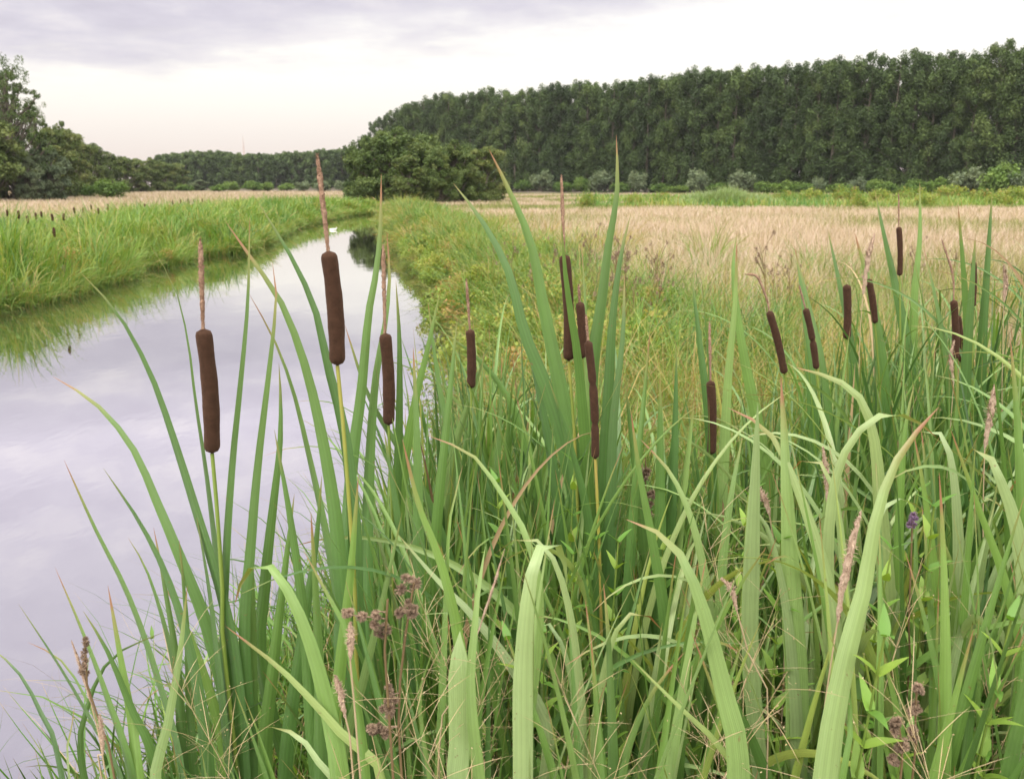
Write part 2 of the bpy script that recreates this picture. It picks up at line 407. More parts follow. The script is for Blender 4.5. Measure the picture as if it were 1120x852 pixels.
pops = [TreeKind('poplar_tree', *poplar(24 + rng.normal(0, .25), 3.2 + rng.normal(0, .3)), M['poplar']) for _ in range(6)]
pa, pb = np.array([112.0, 118.0]), np.array([-41.0, 256.0])
along = nrm((pb - pa)[None])[0]; away = np.array([-along[1], along[0]])
if away[1] < 0: away = -away
Ltot = np.linalg.norm(pb - pa); ip = 0
for row, (sp, off) in enumerate(((3.5, 0), (4.2, 5), (5.0, 11))):
    s = 0.0 if row == 0 else rng.random() * 3
    while s <= Ltot + .1:
        q = pa + along * s + away * (off + rng.normal(0, .5)) + along * rng.normal(0, .4)
        sc = np.clip(rng.normal(1.0, .032), .92, 1.06) * np.interp(s / Ltot, [0, .25, .5, 1], [.96, 1.0, 1.05, 1.02]) * np.interp(s / Ltot, [.9, .96, 1], [1, .93, .80])
        pops[ip % 6].put(q[0], q[1], rng.random() * 6.28, sc,
            ('tall dark green poplar in the front rank of the long plantation', 'poplar standing in the second rank of the plantation, seen between the front crowns', 'poplar at the back of the plantation, its top just showing over the others')[row],
            'tree', 'poplars of the plantation across the meadow')
        ip += 1; s += sp * rng.uniform(.85, 1.15)

# shrubs in front of the plantation
wil = [TreeKind('willow_bush', *bush(3.0, 1.5, 40, 60, .13), M['willow']) for _ in range(2)]
grn = [TreeKind('green_bush', *bush(3.0, 1.9, 40, 60, .15), M['bushgreen']) for _ in range(2)]
def row_y(px):     # distance of the plantation's foot along a view direction
    k = (px - CX) / F
    t = (pa[0] - k * pa[1]) / (k * along[1] - along[0]); return pa[1] + along[1] * t
bushes = [(592, 188, 26, 0), (653, 187, 27, 0), (694, 188, 25, 0), (757, 185, 27, 0), (803, 186, 28, 0), (885, 194, 18, 0), (927, 194, 20, 0),
          (572, 196, 22, 1), (614, 199, 24, 1), (634, 193, 22, 1), (675, 200, 26, 1), (720, 200, 30, 1), (738, 203, 24, 1), (780, 199, 28, 1), (828, 199, 30, 1), (850, 197, 34, 1), (868, 200, 30, 1), (906, 200, 30, 1),
          (948, 197, 30, 1), (965, 200, 30, 1), (990, 197, 30, 1), (1012, 193, 30, 1), (1045, 184, 38, 0), (1078, 178, 46, 1), (1100, 184, 36, 0), (1130, 183, 40, 0), (1165, 182, 44, 1)]
for i, (px, top, w, k) in enumerate(bushes):
    Y = row_y(px) - 7 - rng.random() * 6
    kind = (wil, grn)[k][i % 2]; wm = w / F * Y / (2 * (1.5, 1.9)[k]) * 1.1
    o = kind.put((px - CX) / F * Y, Y, rng.random() * 6, wm, ('rounded grey-green willow bush at the foot of the poplars', 'low green bush at the foot of the poplars')[k], 'bush',
             ('grey-green bushes under the poplars', 'green bushes under the poplars')[k], scz=((HOR - top) / F * Y + 2.1) / 2.75)

lft = [TreeKind('broadleaf_tree', *roundtree(11, 4.2, 12, 140, .165, 18, .06), M['broadleaf']) for _ in range(3)]
low = [TreeKind('low_shrub', *bush(2.0, 1.9, 34, 70, .10), M['weed']) for _ in range(2)]
for i, (px, top, w) in enumerate([(850, 207, 26), (880, 205, 30), (915, 203, 34), (950, 206, 30), (985, 204, 36), (1025, 202, 40), (1060, 206, 36), (1095, 203, 40), (720, 209, 24), (690, 211, 20), (1135, 203, 44), (1000, 211, 26), (930, 212, 22), (1080, 212, 28), (640, 211, 20)]):
    Y = 88 + rng.normal(0, 5) if top < 210 else 66 + rng.normal(0, 4)
    low[i % 2].put((px - CX) / F * Y, Y, rng.random() * 6, w / F * Y / 3.4, 'low yellow-green shrub standing in the meadow before the poplars', 'bush', 'low shrubs in the far meadow', scz=max(.55, ((HOR - top) / F * Y + 2.1) / 1.8))

# dark alders on the river bend
ald = [TreeKind('alder_tree', *roundtree(8, 4.0, 11, 130, .135, 20, .08), M['alder']) for _ in range(3)]
for i, (px, Y, h, w, lab) in enumerate([(424, 84, 7.4, 1.0, 'largest dark alder leaning over the bend of the river'), (403, 90, 7.0, .62, 'slim dark alder at the water side of the river bend clump'),
        (466, 88, 7.0, 1.0, 'broad alder second from the water in the river bend clump'), (500, 84, 6.2, .72, 'lighter green alder in the middle of the clump beside the meadow'), (450, 79, 4.8, .55, 'low bushy alder in front of the taller pair at the bend'),
        (532, 90, 5.8, .62, 'alder at the meadow end of the river bend clump'), (480, 96, 7.0, .9, 'alder half hidden behind the others of the bend clump'), (516, 96, 6.3, .75, 'olive green alder behind the meadow end of the river bend clump'), (480, 80, 5.2, .6, 'low alder at the front of the middle of the river bend clump')]):
    (lft[i % 3] if i in (3, 5, 4) else ald[i % 3]).put((px - CX) / F * Y, Y, rng.random() * 6, w, lab, 'tree', 'alders on the river bend', scz=h / (11 if i in (3, 5, 4) else 8))

# wood on the left: taller trees near, lower ones receding
opn = TreeKind('open_crowned_tree', *roundtree(15, 5.2, 20, 75, .11, 12, .25, .66), M['alder'])
wl2 = TreeKind('silver_willow_tree', *roundtree(8, 3.2, 9, 140, .14, 16, .04), M['willow'])
def height_at(top, Y): return (HOR - top) / F * Y + 2.1
for px, Y, top, w in [(34, 96, 71, .9), (4, 104, 84, .8), (62, 118, 116, .6)]:
    opn.put((px - CX) / F * Y, Y, px * .7, w, {34: 'tallest tree at the left, thin crown with bare twigs and reddish tips', 4: 'tall thin-crowned tree behind the tallest one, at the photo edge', 62: 'smaller thin-crowned tree to the right of the tallest'}[px], 'tree', scz=height_at(top, Y) / 15)
left = [(-60, 92, 110, 1.1), (-25, 88, 120, 1), (4, 90, 128, 1.0), (22, 100, 132, .9), (75, 112, 142, .9), (92, 120, 146, .9), (88, 135, 138, .9), (108, 140, 156, .9), (120, 155, 160, .9),
        (135, 160, 168, .95), (150, 170, 172, 1), (164, 178, 175, 1.0), (178, 186, 174, 1.05), (192, 195, 178, 1.1), (206, 205, 180, 1.1), (-90, 90, 110, 1.1)]
for i, (px, Y, top, w) in enumerate(left):
    lft[i % 3].put((px - CX) / F * Y, Y, rng.random() * 6, w * (1 if Y < 115 else .78), 'dark broadleaf tree crowded in the wood on the left' if Y < 130 else 'dark tree farther back in the row of the left wood', 'tree', 'trees of the left wood', scz=height_at(top, Y) / 11)
for px, Y, top, w, lab in [(70, 98, 152, .9, 'silver-green willow at the front of the left wood, larger one'), (45, 94, 162, .7, 'small silver-green willow below the tallest tree'), (228, 200, 196, 1.1, 'pale silver willow standing apart where the left wood ends')]:
    wl2.put((px - CX) / F * Y, Y, rng.random() * 6, w, lab, 'tree', scz=height_at(top, Y) / 8)
for px, Y, top, w, lab in [(132, 112, 195, 1.4, 'bright green bush in front of the left wood'), (106, 116, 199, 1.0, 'smaller bright green bush beside the big one at the left wood')]:
    grn[0].put((px - CX) / F * Y, Y, 1.0, w, lab, 'bush', scz=height_at(top, Y) / 3)

# far wood closing the river valley
farw = [TreeKind('far_tree', *poplar(15, 4.4, 40, .38, 130), M['poplar']) for _ in range(3)]
for i, px in enumerate(np.arange(190, 440, 5.2)):
    for row in (0, 1):
        Y = 320 + row * 26 + rng.normal(0, 5); top = np.interp(px, [190, 240, 300, 350, 390, 440], [172, 169, 172, 168, 166, 166]) + rng.normal(0, 1)
        farw[(i + row) % 3].put((px + rng.normal(0, 1.5) - CX) / F * Y, Y, rng.random() * 6, 1.0, 'small distant tree in the far wood behind the river', 'tree', 'trees of the far wood', scz=height_at(top, Y) / 15)
for i, (px, top, w, k) in enumerate([(262, 198, 1.3, 1), (285, 196, 1.5, 1), (300, 199, 1.1, 1), (320, 199, 1.4, 1), (338, 197, 1.4, 0), (358, 196, 1.4, 0), (378, 196, 1.3, 0), (248, 200, 1.2, 1), (212, 201, 1.2, 1), (400, 198, 1.3, 1)]):
    Y = 190 + rng.normal(0, 6)
    (wil, grn)[k][i % 2].put((px - CX) / F * Y, Y, rng.random() * 6, w, ('grey-green bush in front of the far wood', 'dark green bush in front of the far wood')[k], 'bush', 'bushes in front of the far wood', scz=height_at(top, Y) / 3)

# thin mast above the far wood
mY = 390; mx_ = (278 - CX) / F * mY
e = empty('radio_mast', (mx_, mY, .4))
mp_ = [tube([(mx_ + sx * (1 - t0) * .8, mY + sy * (1 - t0) * .8, .4 + t0 * 21) for t0 in (0, .5, 1)], [.16, .14, .10], 5) for sx, sy in ((1, .6), (-1, .6), (0, -1))]
mesh('lattice', *join(mp_), M['mast'], e)
mesh('antenna', *tube([(mx_, mY, 21), (mx_, mY, 23)], [.09, .05], 6), M['mast'], e)
tag(e, 'thin pale mast rising above the far wood', 'mast')

# white bird on the river
bx, by = G(364, 252)[:2]
bw = empty('white_bird', (bx, by, 0))
aa = np.linspace(0, 1, 12)
body = tube(np.stack([bx - .30 + .62 * aa, by + 0 * aa, .07 + .05 * aa ** 3 + 0 * aa], -1), .13 * np.sqrt(np.clip(np.sin(aa * 3.0 + .07), .01, 1)), 10)
mesh('body', *body, M['white'], bw)
mesh('neck', *tube(catmull([(bx + .24, by, .12), (bx + .33, by, .2), (bx + .31, by, .3), (bx + .37, by, .33)], 10), [.05, .045, .04, .035, .033, .033, .034, .038, .036, .02], 8), M['white'], bw)
mesh('beak', *tube([(bx + .365, by, .33), (bx + .40, by, .325), (bx + .44, by, .315)], [.018, .014, .004], 6), M['beak'], bw)
bw.scale = (.55, .55, .42)
tag(bw, 'small white water bird swimming far up the river', 'bird')

# ------------------------------------------------------------------ grass and reed masses
def scatter(n, fx0, fx1, y0, y1, power=1.0):
    """points in a wedge seen from the camera, density falling with distance"""
    u = rng.random(n)
    Y = (y0 ** power + u * (y1 ** power - y0 ** power)) ** (1 / power)
    k = fx0 + rng.random(n) * (fx1 - fx0)
    return k * Y, Y
def blade_obj(name, x, y, L, w, mat, r1, bend, lean=.25, Sg=5, taper=.8, label=None, cat=None, phi=None, pw=None, cols=2, zoff=-.03, wob=0.0):
    n = len(x); p = np.stack([x, y, gz(x, y) + zoff], -1)
    V = blades(p, L, w, np.abs(rng.normal(0, lean, n)), bend, rng.random(n) * 6.283 if phi is None else phi, rng.uniform(1.2, 2.5, n) if pw is None else pw,
               np.clip(r1, 0, 1), rng.random(n), Sg, rng.normal(0, .6, n), rng.normal(0, .8, n), 0 if cols == 2 else .12, taper, cols, wob)
    return tag(mesh(name, *V, mat), label, cat, kind='stuff')
def lownoise(x, y, s=1.0):
    return .5 + .25 * np.sin(x * .9 * s + 1.7 * np.sin(y * .31 * s)) + .25 * np.sin(y * .53 * s + 1.3 * np.sin(x * .47 * s + 2))

# right meadow, beige
x, y = scatter(330000, -.30, .78, 6.0, 150, .8)
d = np.where(y > 74, 99, x - xr(y))
n_ = lownoise(x, y)
edge = np.interp(y, [8, 14, 30], [3.0, 1.7, .9]) + 1.4 * lownoise(x, y, .5) + np.clip((12 - y) * .9, 0, 6) * np.clip(1.2 - x * .08, .2, 1)
strip = (y > 52) & (lownoise(x * .7, y * 1.2, .35) > .60)
keep = (d > edge * rng.uniform(.35, 1.25, len(x)))
x, y, n_, strip = x[keep], y[keep], n_[keep], strip[keep]
L = rng.uniform(.55, .95, len(x)) * (1 - .25 * (n_ < .3)) * np.interp(y, [6, 14, 40, 70], [1, .85, .7, .55]); w = np.maximum(.0045, .0011 * y) * rng.uniform(.7, 1.3, len(x))
r1 = np.where(strip, rng.uniform(0, .2, len(x)), np.clip(rng.normal(.62, .2, len(x)) - .25 * (n_ < .28), .05, 1))
gp = (lownoise(x + 7, y, .45) + .12 * rng.standard_normal(len(x)) > .74) & (rng.random(len(x)) < .75)
r1 = np.where(gp, rng.uniform(0, .3, len(x)), r1)
blade_obj('meadow_grass', x, y, L, w, M['meadow'], r1, rng.uniform(.2, 1.1, len(x)), .2, 4, .9, 'beige dry meadow grass spreading to the foot of the poplars', 'meadow grass')
# left meadow
x, y = scatter(80000, -.85, -.17, 20, 190, .8)
keep = (xl(y) - x > 4.5 + 2 * rng.random(len(x))) | (y > 80)
x, y = x[keep], y[keep]
blade_obj('meadow_grass', x, y, rng.uniform(.35, .6, len(x)), np.maximum(.006, .0011 * y), M['meadow'], np.clip(rng.normal(.6, .2, len(x)), 0, 1), rng.uniform(.2, 1.1, len(x)), .2, 4, .9, 'beige dry grass of the field beyond the left bank', 'meadow grass')
# left bank reeds
u = rng.random(70000); y = 9 + 55 * u ** 1.35; dd = rng.random(len(u)) ** 1.3 * 7.0
clump = np.floor(rng.random(len(u)) * 1)  # spread round tussock centres
tc = np.stack([9 + 55 * rng.random(900) ** 1.35, rng.random(900) ** 1.2 * 6.5], -1); ox, oy = rng.normal(0, .28, len(u)), rng.normal(0, .28, len(u))
k = rng.integers(0, 900, len(u)); use = rng.random(len(u)) < .75
y = np.where(use, tc[k, 0] + oy, y); dd = np.where(use, np.abs(tc[k, 1] - ox), dd)
x = xl(y) - dd + .1
tone = np.where(use, np.clip(.45 + .3 * np.sin(k * 1.7) + .1 * np.sin(k * 3.1), .02, 1), .5)
hgt = np.where(use, .78 + .34 * np.sin(k * 2.3), .5) * np.interp(dd, [0, .5, 2, 7], [.75, 1.0, 1.15, .95]) * np.interp(y, [9, 40, 64], [1.1, 1.0, .85])
blade_obj('bank_reeds', x, y, hgt * rng.uniform(.75, 1.3, len(x)), np.maximum(.012, .0009 * y) * rng.uniform(.8, 1.4, len(x)), M['reed'], tone * .9 + .12 + rng.normal(0, .12, len(x)), rng.uniform(.4, 2.2, len(x)), .22, 7, .7,
          'green reeds and tall grass along the left bank of the river', 'reeds', phi=np.where(use, np.arctan2(oy, ox) + rng.normal(0, .5, len(u)), rng.random(len(u)) * 6.28))
# fringe of grass hanging to the water, both banks
u = rng.random(16000); y = 9 + 52 * u ** 1.4; x = xl(y) + rng.normal(.02, .12, len(u))
blade_obj('bank_fringe', x, y, rng.uniform(.3, .8, len(x)), np.maximum(.008, .0008 * y), M['reed'], rng.normal(.62, .22, len(x)), rng.uniform(.8, 2.4, len(x)), .4, 6, .8, 'low yellowish grass at the water line of the left bank', 'grass', phi=rng.normal(0, .9, len(x)))
u = rng.random(18000); y = 4.2 + 50 * u ** 1.4; x = xr(y) - rng.normal(0, .12, len(u))
blade_obj('bank_fringe', x, y, rng.uniform(.3, .75, len(x)), np.maximum(.006, .0008 * y), M['bankgrass'], rng.normal(.42, .25, len(x)), rng.uniform(.8, 2.4, len(x)), .4, 6, .8, 'tangled grass at the water line of the right bank', 'grass', phi=math.pi + rng.normal(0, .9, len(x)))
# right bank grass: yellow green, rusty patches
NT = 1150
ty = 3.8 + 54 * rng.random(NT) ** 1.45; td = -np.log(1 - .95 * rng.random(NT)) * np.interp(ty, [4, 12, 25, 60], [3.2, 2.5, 1.2, .8])
th_ = np.clip(rng.normal(.64, .25, NT), .22, 1.3) * np.interp(ty, [4, 8, 20], [1.15, 1.0, .95]); ts = rng.uniform(.12, .34, NT) * np.interp(ty, [4, 30, 60], [.8, 1.3, 1.8])
tt_ = np.clip(rng.choice([.12, .32, .45, .58, .76, .92], NT, p=[.16, .20, .20, .20, .15, .09]) + rng.normal(0, .05, NT), 0, 1)
k = rng.integers(0, NT, 105000); off = rng.normal(0, 1, (len(k), 2)) * ts[k][:, None] * .6
y = ty[k] + off[:, 1]; x = xr(ty[k]) + td[k] + off[:, 0]
ok = (x > xr(y) - .08) & (y > 3.5); k, off, x, y = k[ok], off[ok], x[ok], y[ok]
blade_obj('bank_grass', x, y, th_[k] * rng.uniform(.6, 1.3, len(x)), np.maximum(.006, .0008 * y) * rng.uniform(.7, 1.4, len(x)), M['bankgrass'],
          tt_[k] + rng.normal(0, .07, len(x)), rng.uniform(.5, 2.1, len(x)), .3, 6, .8, 'yellow-green and rusty grass tussocks along the right bank', 'grass', phi=np.arctan2(off[:, 1], off[:, 0]) + rng.normal(0, .5, len(x)))
# taller green tussocks on the right bank
tc = np.array([[y_, rng.random() * 2.4] for y_ in 6 + 45 * rng.random(70) ** 1.3])
k = rng.integers(0, 70, 9000); y = tc[k, 0] + rng.normal(0, .3, 9000); x = xr(y) + np.abs(tc[k, 1] + rng.normal(0, .3, 9000))
blade_obj('bank_reeds', x, y, rng.uniform(.7, 1.25, 9000), np.maximum(.01, .0009 * y), M['reed'], .3 + .3 * np.sin(k * 2.1) + rng.normal(0, .12, 9000), rng.uniform(.4, 2.0, 9000), .25, 7, .7, 'green tussocks of reed grass dotted along the right bank', 'reeds')
# leafy weed mounds on both banks
def mounds(name, ys, ds, side, hs, rs, label, ls=.024, seedtone=.5):
    cs, rr, hh = [], [], []
    for y_, d_, h_, r_ in zip(ys, ds, hs, rs):
        x_ = float(xr(y_)) + d_ if side > 0 else float(xl(y_)) - d_
        z_ = float(gz(x_, y_))
        for _ in range(7):
            a_ = rng.random() * 6.283; q_ = rng.random() ** .5
            cs.append((x_ + math.cos(a_) * q_ * r_, y_ + math.sin(a_) * q_ * r_, z_ + h_ * (.25 + .65 * rng.random() * (1 - .5 * q_)))); rr.append(r_ * rng.uniform(.35, .6))
    V = foliage(np.array(cs), np.array(rr), 220, ls, .9)
    return tag(mesh(name, *V, M['weed'], smooth=False), label, 'weeds', kind='stuff')
n = 150; ys = 6.5 + 46 * rng.random(n) ** 1.5
mounds('bank_weeds', ys, rng.random(n) ** 1.4 * np.interp(ys, [6, 14, 20], [1.6, 2.0, 1.4]) + .1, 1, rng.uniform(.45, .95, n), rng.uniform(.25, .6, n), 'leafy yellow-green weeds in mounds along the right bank')
n = 70; ys = 8 + 46 * rng.random(n) ** 1.3
mounds('bank_weeds', ys, rng.uniform(-.15, .45, n), 1, rng.uniform(.6, 1.05, n), rng.uniform(.3, .6, n), 'bushy yellow-green weeds overhanging the water from the right bank', .03)
n = 60; ys = 13 + 40 * rng.random(n) ** 1.4
mounds('bank_weeds', ys, rng.random(n) ** 1.2 * 3 + .1, -1, rng.uniform(.35, .8, n), rng.uniform(.25, .6, n), 'leafy weeds in low mounds along the left bank')
# green reed mound and green strip out in the meadow
x1, Y1 = (790 - CX) / F * 66, 66
a = rng.random(9000) * 6.283; rr = np.sqrt(rng.random(9000))
mk = rng.integers(0, 6, 9000); mo = np.array([[0, 0, 1], [-2.0, .5, .8], [2.0, -.3, .75], [3.4, .8, .55], [-3.6, -.4, .5], [.8, 1.2, .9]])[mk]
x = x1 + mo[:, 0] + np.cos(a) * rr * 1.5; y = Y1 + mo[:, 1] + np.sin(a) * rr * 1.5
blade_obj('reed_mound', x, y, mo[:, 2] * (1.95 - .8 * rr ** 2) * rng.uniform(.8, 1.15, 9000), np.full(9000, .06), M['sword'], rng.normal(.72, .05, 9000), rng.uniform(.3, 1.5, 9000), .2, 6, .7, 'pale green mound of reeds rising from the meadow', 'reeds')
tc = np.stack([rng.uniform(60, 114, 190), rng.uniform(.10, .76, 190)], -1); k = rng.integers(0, 190, 26000)
y = tc[k, 0] + rng.normal(0, 1.0, 26000); x = tc[k, 0] * tc[k, 1] + rng.normal(0, 1.6, 26000)
blade_obj('meadow_reeds', x, y, rng.uniform(.45, .9, 26000) * (1 + .55 * np.sin(k * 2.7)), .0011 * y, M['reed'], .55 + .3 * np.sin(k * 1.3) + rng.normal(0, .1, 26000), rng.uniform(.3, 1.6, 26000), .25, 5, .7, 'green and rusty weeds in a strip before the plantation', 'weeds')
# near undergrowth on the right bank
u = rng.random(13000); y = .55 + 5.2 * u ** .8; x = -1.35 + rng.random(len(u)) * (1.7 + y * .78 + .9)
keep = x > xr(y) - .05; x, y = x[keep], y[keep]; n_ = lownoise(x * 3, y * 3)
cap = np.interp(y, [.5, 1.2, 2.5, 5.5], [.55, .8, .95, .85])
blade_obj('undergrowth', x, y, cap * rng.uniform(.45, 1.15, len(x)), rng.uniform(.005, .015, len(x)), M['reed'], .25 + .4 * n_ + rng.normal(0, .15, len(x)), rng.uniform(.3, 2.2, len(x)), .3, 8, .8, 'fine green grass filling the gaps between the sword leaves', 'grass', cols=3, wob=.4)
n = 2600; y = .7 + 5 * rng.random(n) ** .9; x = -1.2 + rng.random(n) * (1.7 + y * .8 + .8); keep = x > xr(y); x, y = x[keep], y[keep]
blade_obj('dead_grass', x, y, rng.uniform(.5, 1.15, len(x)), rng.uniform(.002, .005, len(x)), M['dry'], rng.random(len(x)), rng.uniform(.2, 2.0, len(x)), .4, 8, .9, 'thin dry straw tangled among the green leaves', 'straw', cols=2, wob=.6)

# ------------------------------------------------------------------ sword leaves
def leaf_obj(plant, C, w, tone, taper=.42, az=0.0, twist=.6, fold=.14, name='leaf', mat='sword', label=None):
    """one leaf; C (S,3) from root to tip, side faces the direction az"""
    n = len(C); t = np.linspace(0, 1, n)
    a = az + twist * (t - .6)
    side = np.stack([np.cos(a), np.sin(a), 0 * a], -1)[None]
    prof = np.minimum(1, (1 - t) / taper) ** .7 * np.interp(t, [0, .3, 1], [.8, 1, 1])
    V = ribbons(C[None], side, (w * np.maximum(prof, .015))[None], fold, [tone], [rng.random()], 5)
    if taper < .3: V[2][:, 1] *= .9
    o = mesh(name, *V, M[mat], plant)
    if label: o['label'] = label
    return o
def hero_leaf(plant, pts, wpx, tone, Y=None, dY=None, taper=.36, az=None, twist=None, n=34):
    """pts: photo directions from tip down; the leaf then runs on to the plant's root"""
    root = np.array(plant.location); Y0 = Y if Y else root[1]
    dY = rng.uniform(.01, .14) if dY is None else dY
    m = len(pts)
    W = [P(px, py, Y0 + dY * (1 - i / m)) for i, (px, py) in enumerate(pts)]
    base = root + np.array([rng.normal(0, .03), rng.normal(0, .03), 0])
    last = W[-1]
    if last[2] - base[2] > .35:
        W.append(base * .45 + last * .55 + np.array([(last[0] - W[-2][0]) * .12, 0, 0]))
    W.append(base)
    C = catmull(W, n)[::-1]
    return leaf_obj(plant, C, wpx / F * Y0 * 1.25, tone, taper, rng.normal(0, .45) if az is None else az, rng.uniform(-.9, .9) if twist is None else twist, fold=rng.uniform(.08, .2))
def base_of(px, py, Y, wet=False):
    q = P(px, py, Y); return np.array([q[0], q[1], float(gz(q[0], q[1])) - .04])

def cattail(hb, ht, tip, wpx, stem, Y, label, leaves=(), tone=.25, head_parts=1, spike=True, spike_pts=None, extra=0, stalk_r=None, toneS=.35):
    """hb/ht: photo directions of the seed head's foot and top, tip: of the male spike, stem: list down the stalk"""
    q = P(*stem[-1], Y); root = np.array([q[0] + .02, q[1], min(float(gz(q[0], q[1])), .4) - .05])
    plant = empty('cattail', root)
    W = [P(*ht, Y), P(*hb, Y)] + [P(*s, Y) for s in stem] + [root]
    sr = stalk_r or .0042
    mesh('stalk', *tube(catmull(W[1:], 18), np.linspace(sr * .8, sr * 1.4, 18), 8, toneS, rng.random()), M['stalk'], plant)
    # velvety seed head(s)
    a, b = W[1], W[0]
    r = wpx / F * Y / 2 * .75
    n = 40; t = np.linspace(0, 1, n)
    bow = np.array([1, 0, 0]) * np.linalg.norm(b - a) * .02
    C = a + (b - a) * t[:, None] + bow * np.sin(t * math.pi)[:, None]
    l = np.linalg.norm(b - a); e0 = np.clip(t * l / (r * 1.1), 0, 1); e1 = np.clip((1 - t) * l / (r * .9), 0, 1)
    prof = np.sqrt(1 - (1 - e0) ** 2) * np.sqrt(1 - (1 - e1) ** 2)
    wob = 1 + .03 * np.sin(t * 9 + rng.random() * 6) + .02 * np.sin(t * 23)
    if head_parts > 1:
        for c in np.linspace(0, 1, head_parts + 1)[1:-1]: wob -= .35 * np.exp(-((t - c + .03) / .025) ** 2)
    mesh('seed_head', *tube(C, np.maximum(r * prof * wob, .0004), 24, .5, .5, .008), M['head'], plant)
    k = rng.integers(1, n - 1, 900); d = rng.standard_normal((900, 3)); d[:, 2] *= .25; d = nrm(d)
    rk = np.maximum(r * prof * wob, .0004)[k]
    fz = blades(C[k] + (b - a) * rng.uniform(-.5, .5, (900, 1)) / n + d * rk[:, None] * .97, r * rng.uniform(.04, .11, 900), np.full(900, r * .03), np.arccos(np.clip(d[:, 2], -1, 1)), np.zeros(900), np.arctan2(d[:, 1], d[:, 0]), np.ones(900), rng.random(900), rng.random(900), 3, cols=2)
    mesh('seed_fuzz', *fz, M['head'], plant)
    if spike:
        sp = [b - (b - a) * .03] + ([P(*s, Y) for s in spike_pts] if spike_pts else []) + [P(*tip, Y)]
        n = 60; C = catmull(sp, n); t = np.linspace(0, 1, n)
        rr = r * np.interp(t, [0, .05, .25, .6, .92, 1], [.26, .19, .25, .32, .25, .06]) * (1 + .08 * rng.standard_normal(n))
        k = rng.integers(1, n, 420); d = nrm(rng.standard_normal((420, 3)) + [0, 0, .5])
        fz = blades(C[k] + d * (rr[k] * .7)[:, None], r * rng.uniform(.15, .48, 420), np.full(420, r * .09), np.arccos(np.clip(d[:, 2], -1, 1)), rng.normal(0, .4, 420), np.arctan2(d[:, 1], d[:, 0]), np.ones(420), rng.random(420), rng.random(420), 3, cols=2)
        mesh('flower_spike', *join([tube(C, np.maximum(rr, .0006), 10, .5, .5, .2), fz]), M['spike'], plant)
    for lf in leaves:
        pts, w, tn = lf[:3]; kw = lf[3] if len(lf) > 3 else {}
        hero_leaf(plant, pts, w, tn, Y, **kw)
    for _ in range(extra):
        side_leaf(plant, back=.14)
    return tag(plant, label, 'cattail')
def side_leaf(plant, L=None, w=None, tone=None, th=None, bend=None, back=0.0, phi=None, pw=2.0):
    root = np.array(plant.location) + [0, back, 0]; L = L or rng.uniform(1.2, 1.6)
    V = blades((root + [rng.normal(0, .03), rng.normal(0, .03), 0])[None], np.array([L]), np.array([w or rng.uniform(.011, .018)]), np.array([abs(rng.normal(0, .1))]) if th is None else np.array([th]),
               np.array([rng.uniform(.05, .5)]) if bend is None else np.array([bend]), np.array([rng.random() * 6.283 if phi is None else phi]), np.array([pw]), np.array([rng.uniform(.1, .6) if tone is None else tone]), np.array([rng.random()]),
               32 if pw > 2.5 else 20, np.array([rng.normal(0, .6)]), np.array([rng.normal(0, 1)]), .14, .42, 5)
    return mesh('leaf', *V, M['dry' if L and rng.random() < .02 else 'sword'], plant)

# cattail 1-3, standing in the water's edge on the left
cattail((232, 496), (222, 359), (219, 262), 24, [(236, 540), (243, 640), (248, 740)], 1.32, 'leftmost cattail, large brown seed head against the open water',
    [([(88, 298), (130, 345), (165, 410), (190, 480), (215, 560), (245, 660), (262, 760)], 13, .25),
     ([(58, 412), (105, 442), (145, 490), (172, 550), (195, 605), (228, 690), (255, 800)], 13, .30),
     ([(160, 262), (190, 312), (205, 370), (214, 440), (226, 520), (238, 620), (250, 730)], 11, .22, dict(dY=.12)),
     ([(273, 238), (271, 330), (263, 420), (254, 510), (247, 620), (246, 740)], 11, .2, dict(dY=.08)),
     ([(298, 287), (302, 328), (293, 417), (283, 500), (275, 590), (268, 720)], 11, .18)], toneS=.3)
cattail((369, 400), (359, 274), (347, 169), 24, [(374, 450), (381, 540), (388, 640), (392, 760)], 1.40, 'cattail with the tallest seed head of the left group, long pink spike',
    [([(247, 243), (280, 290), (306, 328), (330, 388), (349, 462), (366, 560), (378, 680)], 14, .28),
     ([(281, 219), (320, 284), (345, 340), (358, 398), (378, 480), (388, 580), (392, 690)], 14, .26, dict(dY=.1)),
     ([(271, 319), (300, 372), (321, 429), (338, 498), (358, 590), (376, 700)], 12, .25),
     ([(305, 397), (307, 440), (306, 490), (298, 560), (290, 640), (288, 740)], 13, .35)], toneS=.62, spike_pts=[(354, 230)])
cattail((425, 465), (421, 364), (419, 268), 18, [(427, 520), (430, 600), (432, 720)], 1.75, 'cattail third from the left, smaller reddish brown seed head',
    [([(417, 190), (416, 250), (411, 300), (403, 345), (395, 430), (386, 500), (378, 600), (372, 740)], 12, .27),
     ([(423, 254), (426, 306), (421, 355), (411, 413), (405, 495), (402, 600), (405, 740)], 12, .3),
     ([(433, 307), (437, 380), (436, 490), (431, 600), (428, 740)], 12, .22),
     ([(481, 320), (468, 380), (452, 450), (438, 540), (430, 650), (428, 760)], 13, .5),
     ([(377, 355), (403, 433), (436, 490), (470, 552), (500, 640), (510, 740)], 10, .2)], toneS=.3)
cattail((515, 425), (514, 360), (510, 306), 13.5, [(517, 480), (522, 560), (526, 660)], 2.35, 'slim cattail between the water and the central clump',
    [([(549, 391), (546, 480), (540, 570), (535, 680)], 10, .3), ([(531, 388), (514, 437), (499, 484), (490, 540), (480, 650)], 12, .62, dict(Y=None) if False else {}),
     ([(481, 362), (517, 387), (553, 430), (574, 480), (590, 551), (596, 660)], 10, .4), ([(468, 330), (480, 420), (496, 500), (512, 600)], 9, .3)], extra=3)
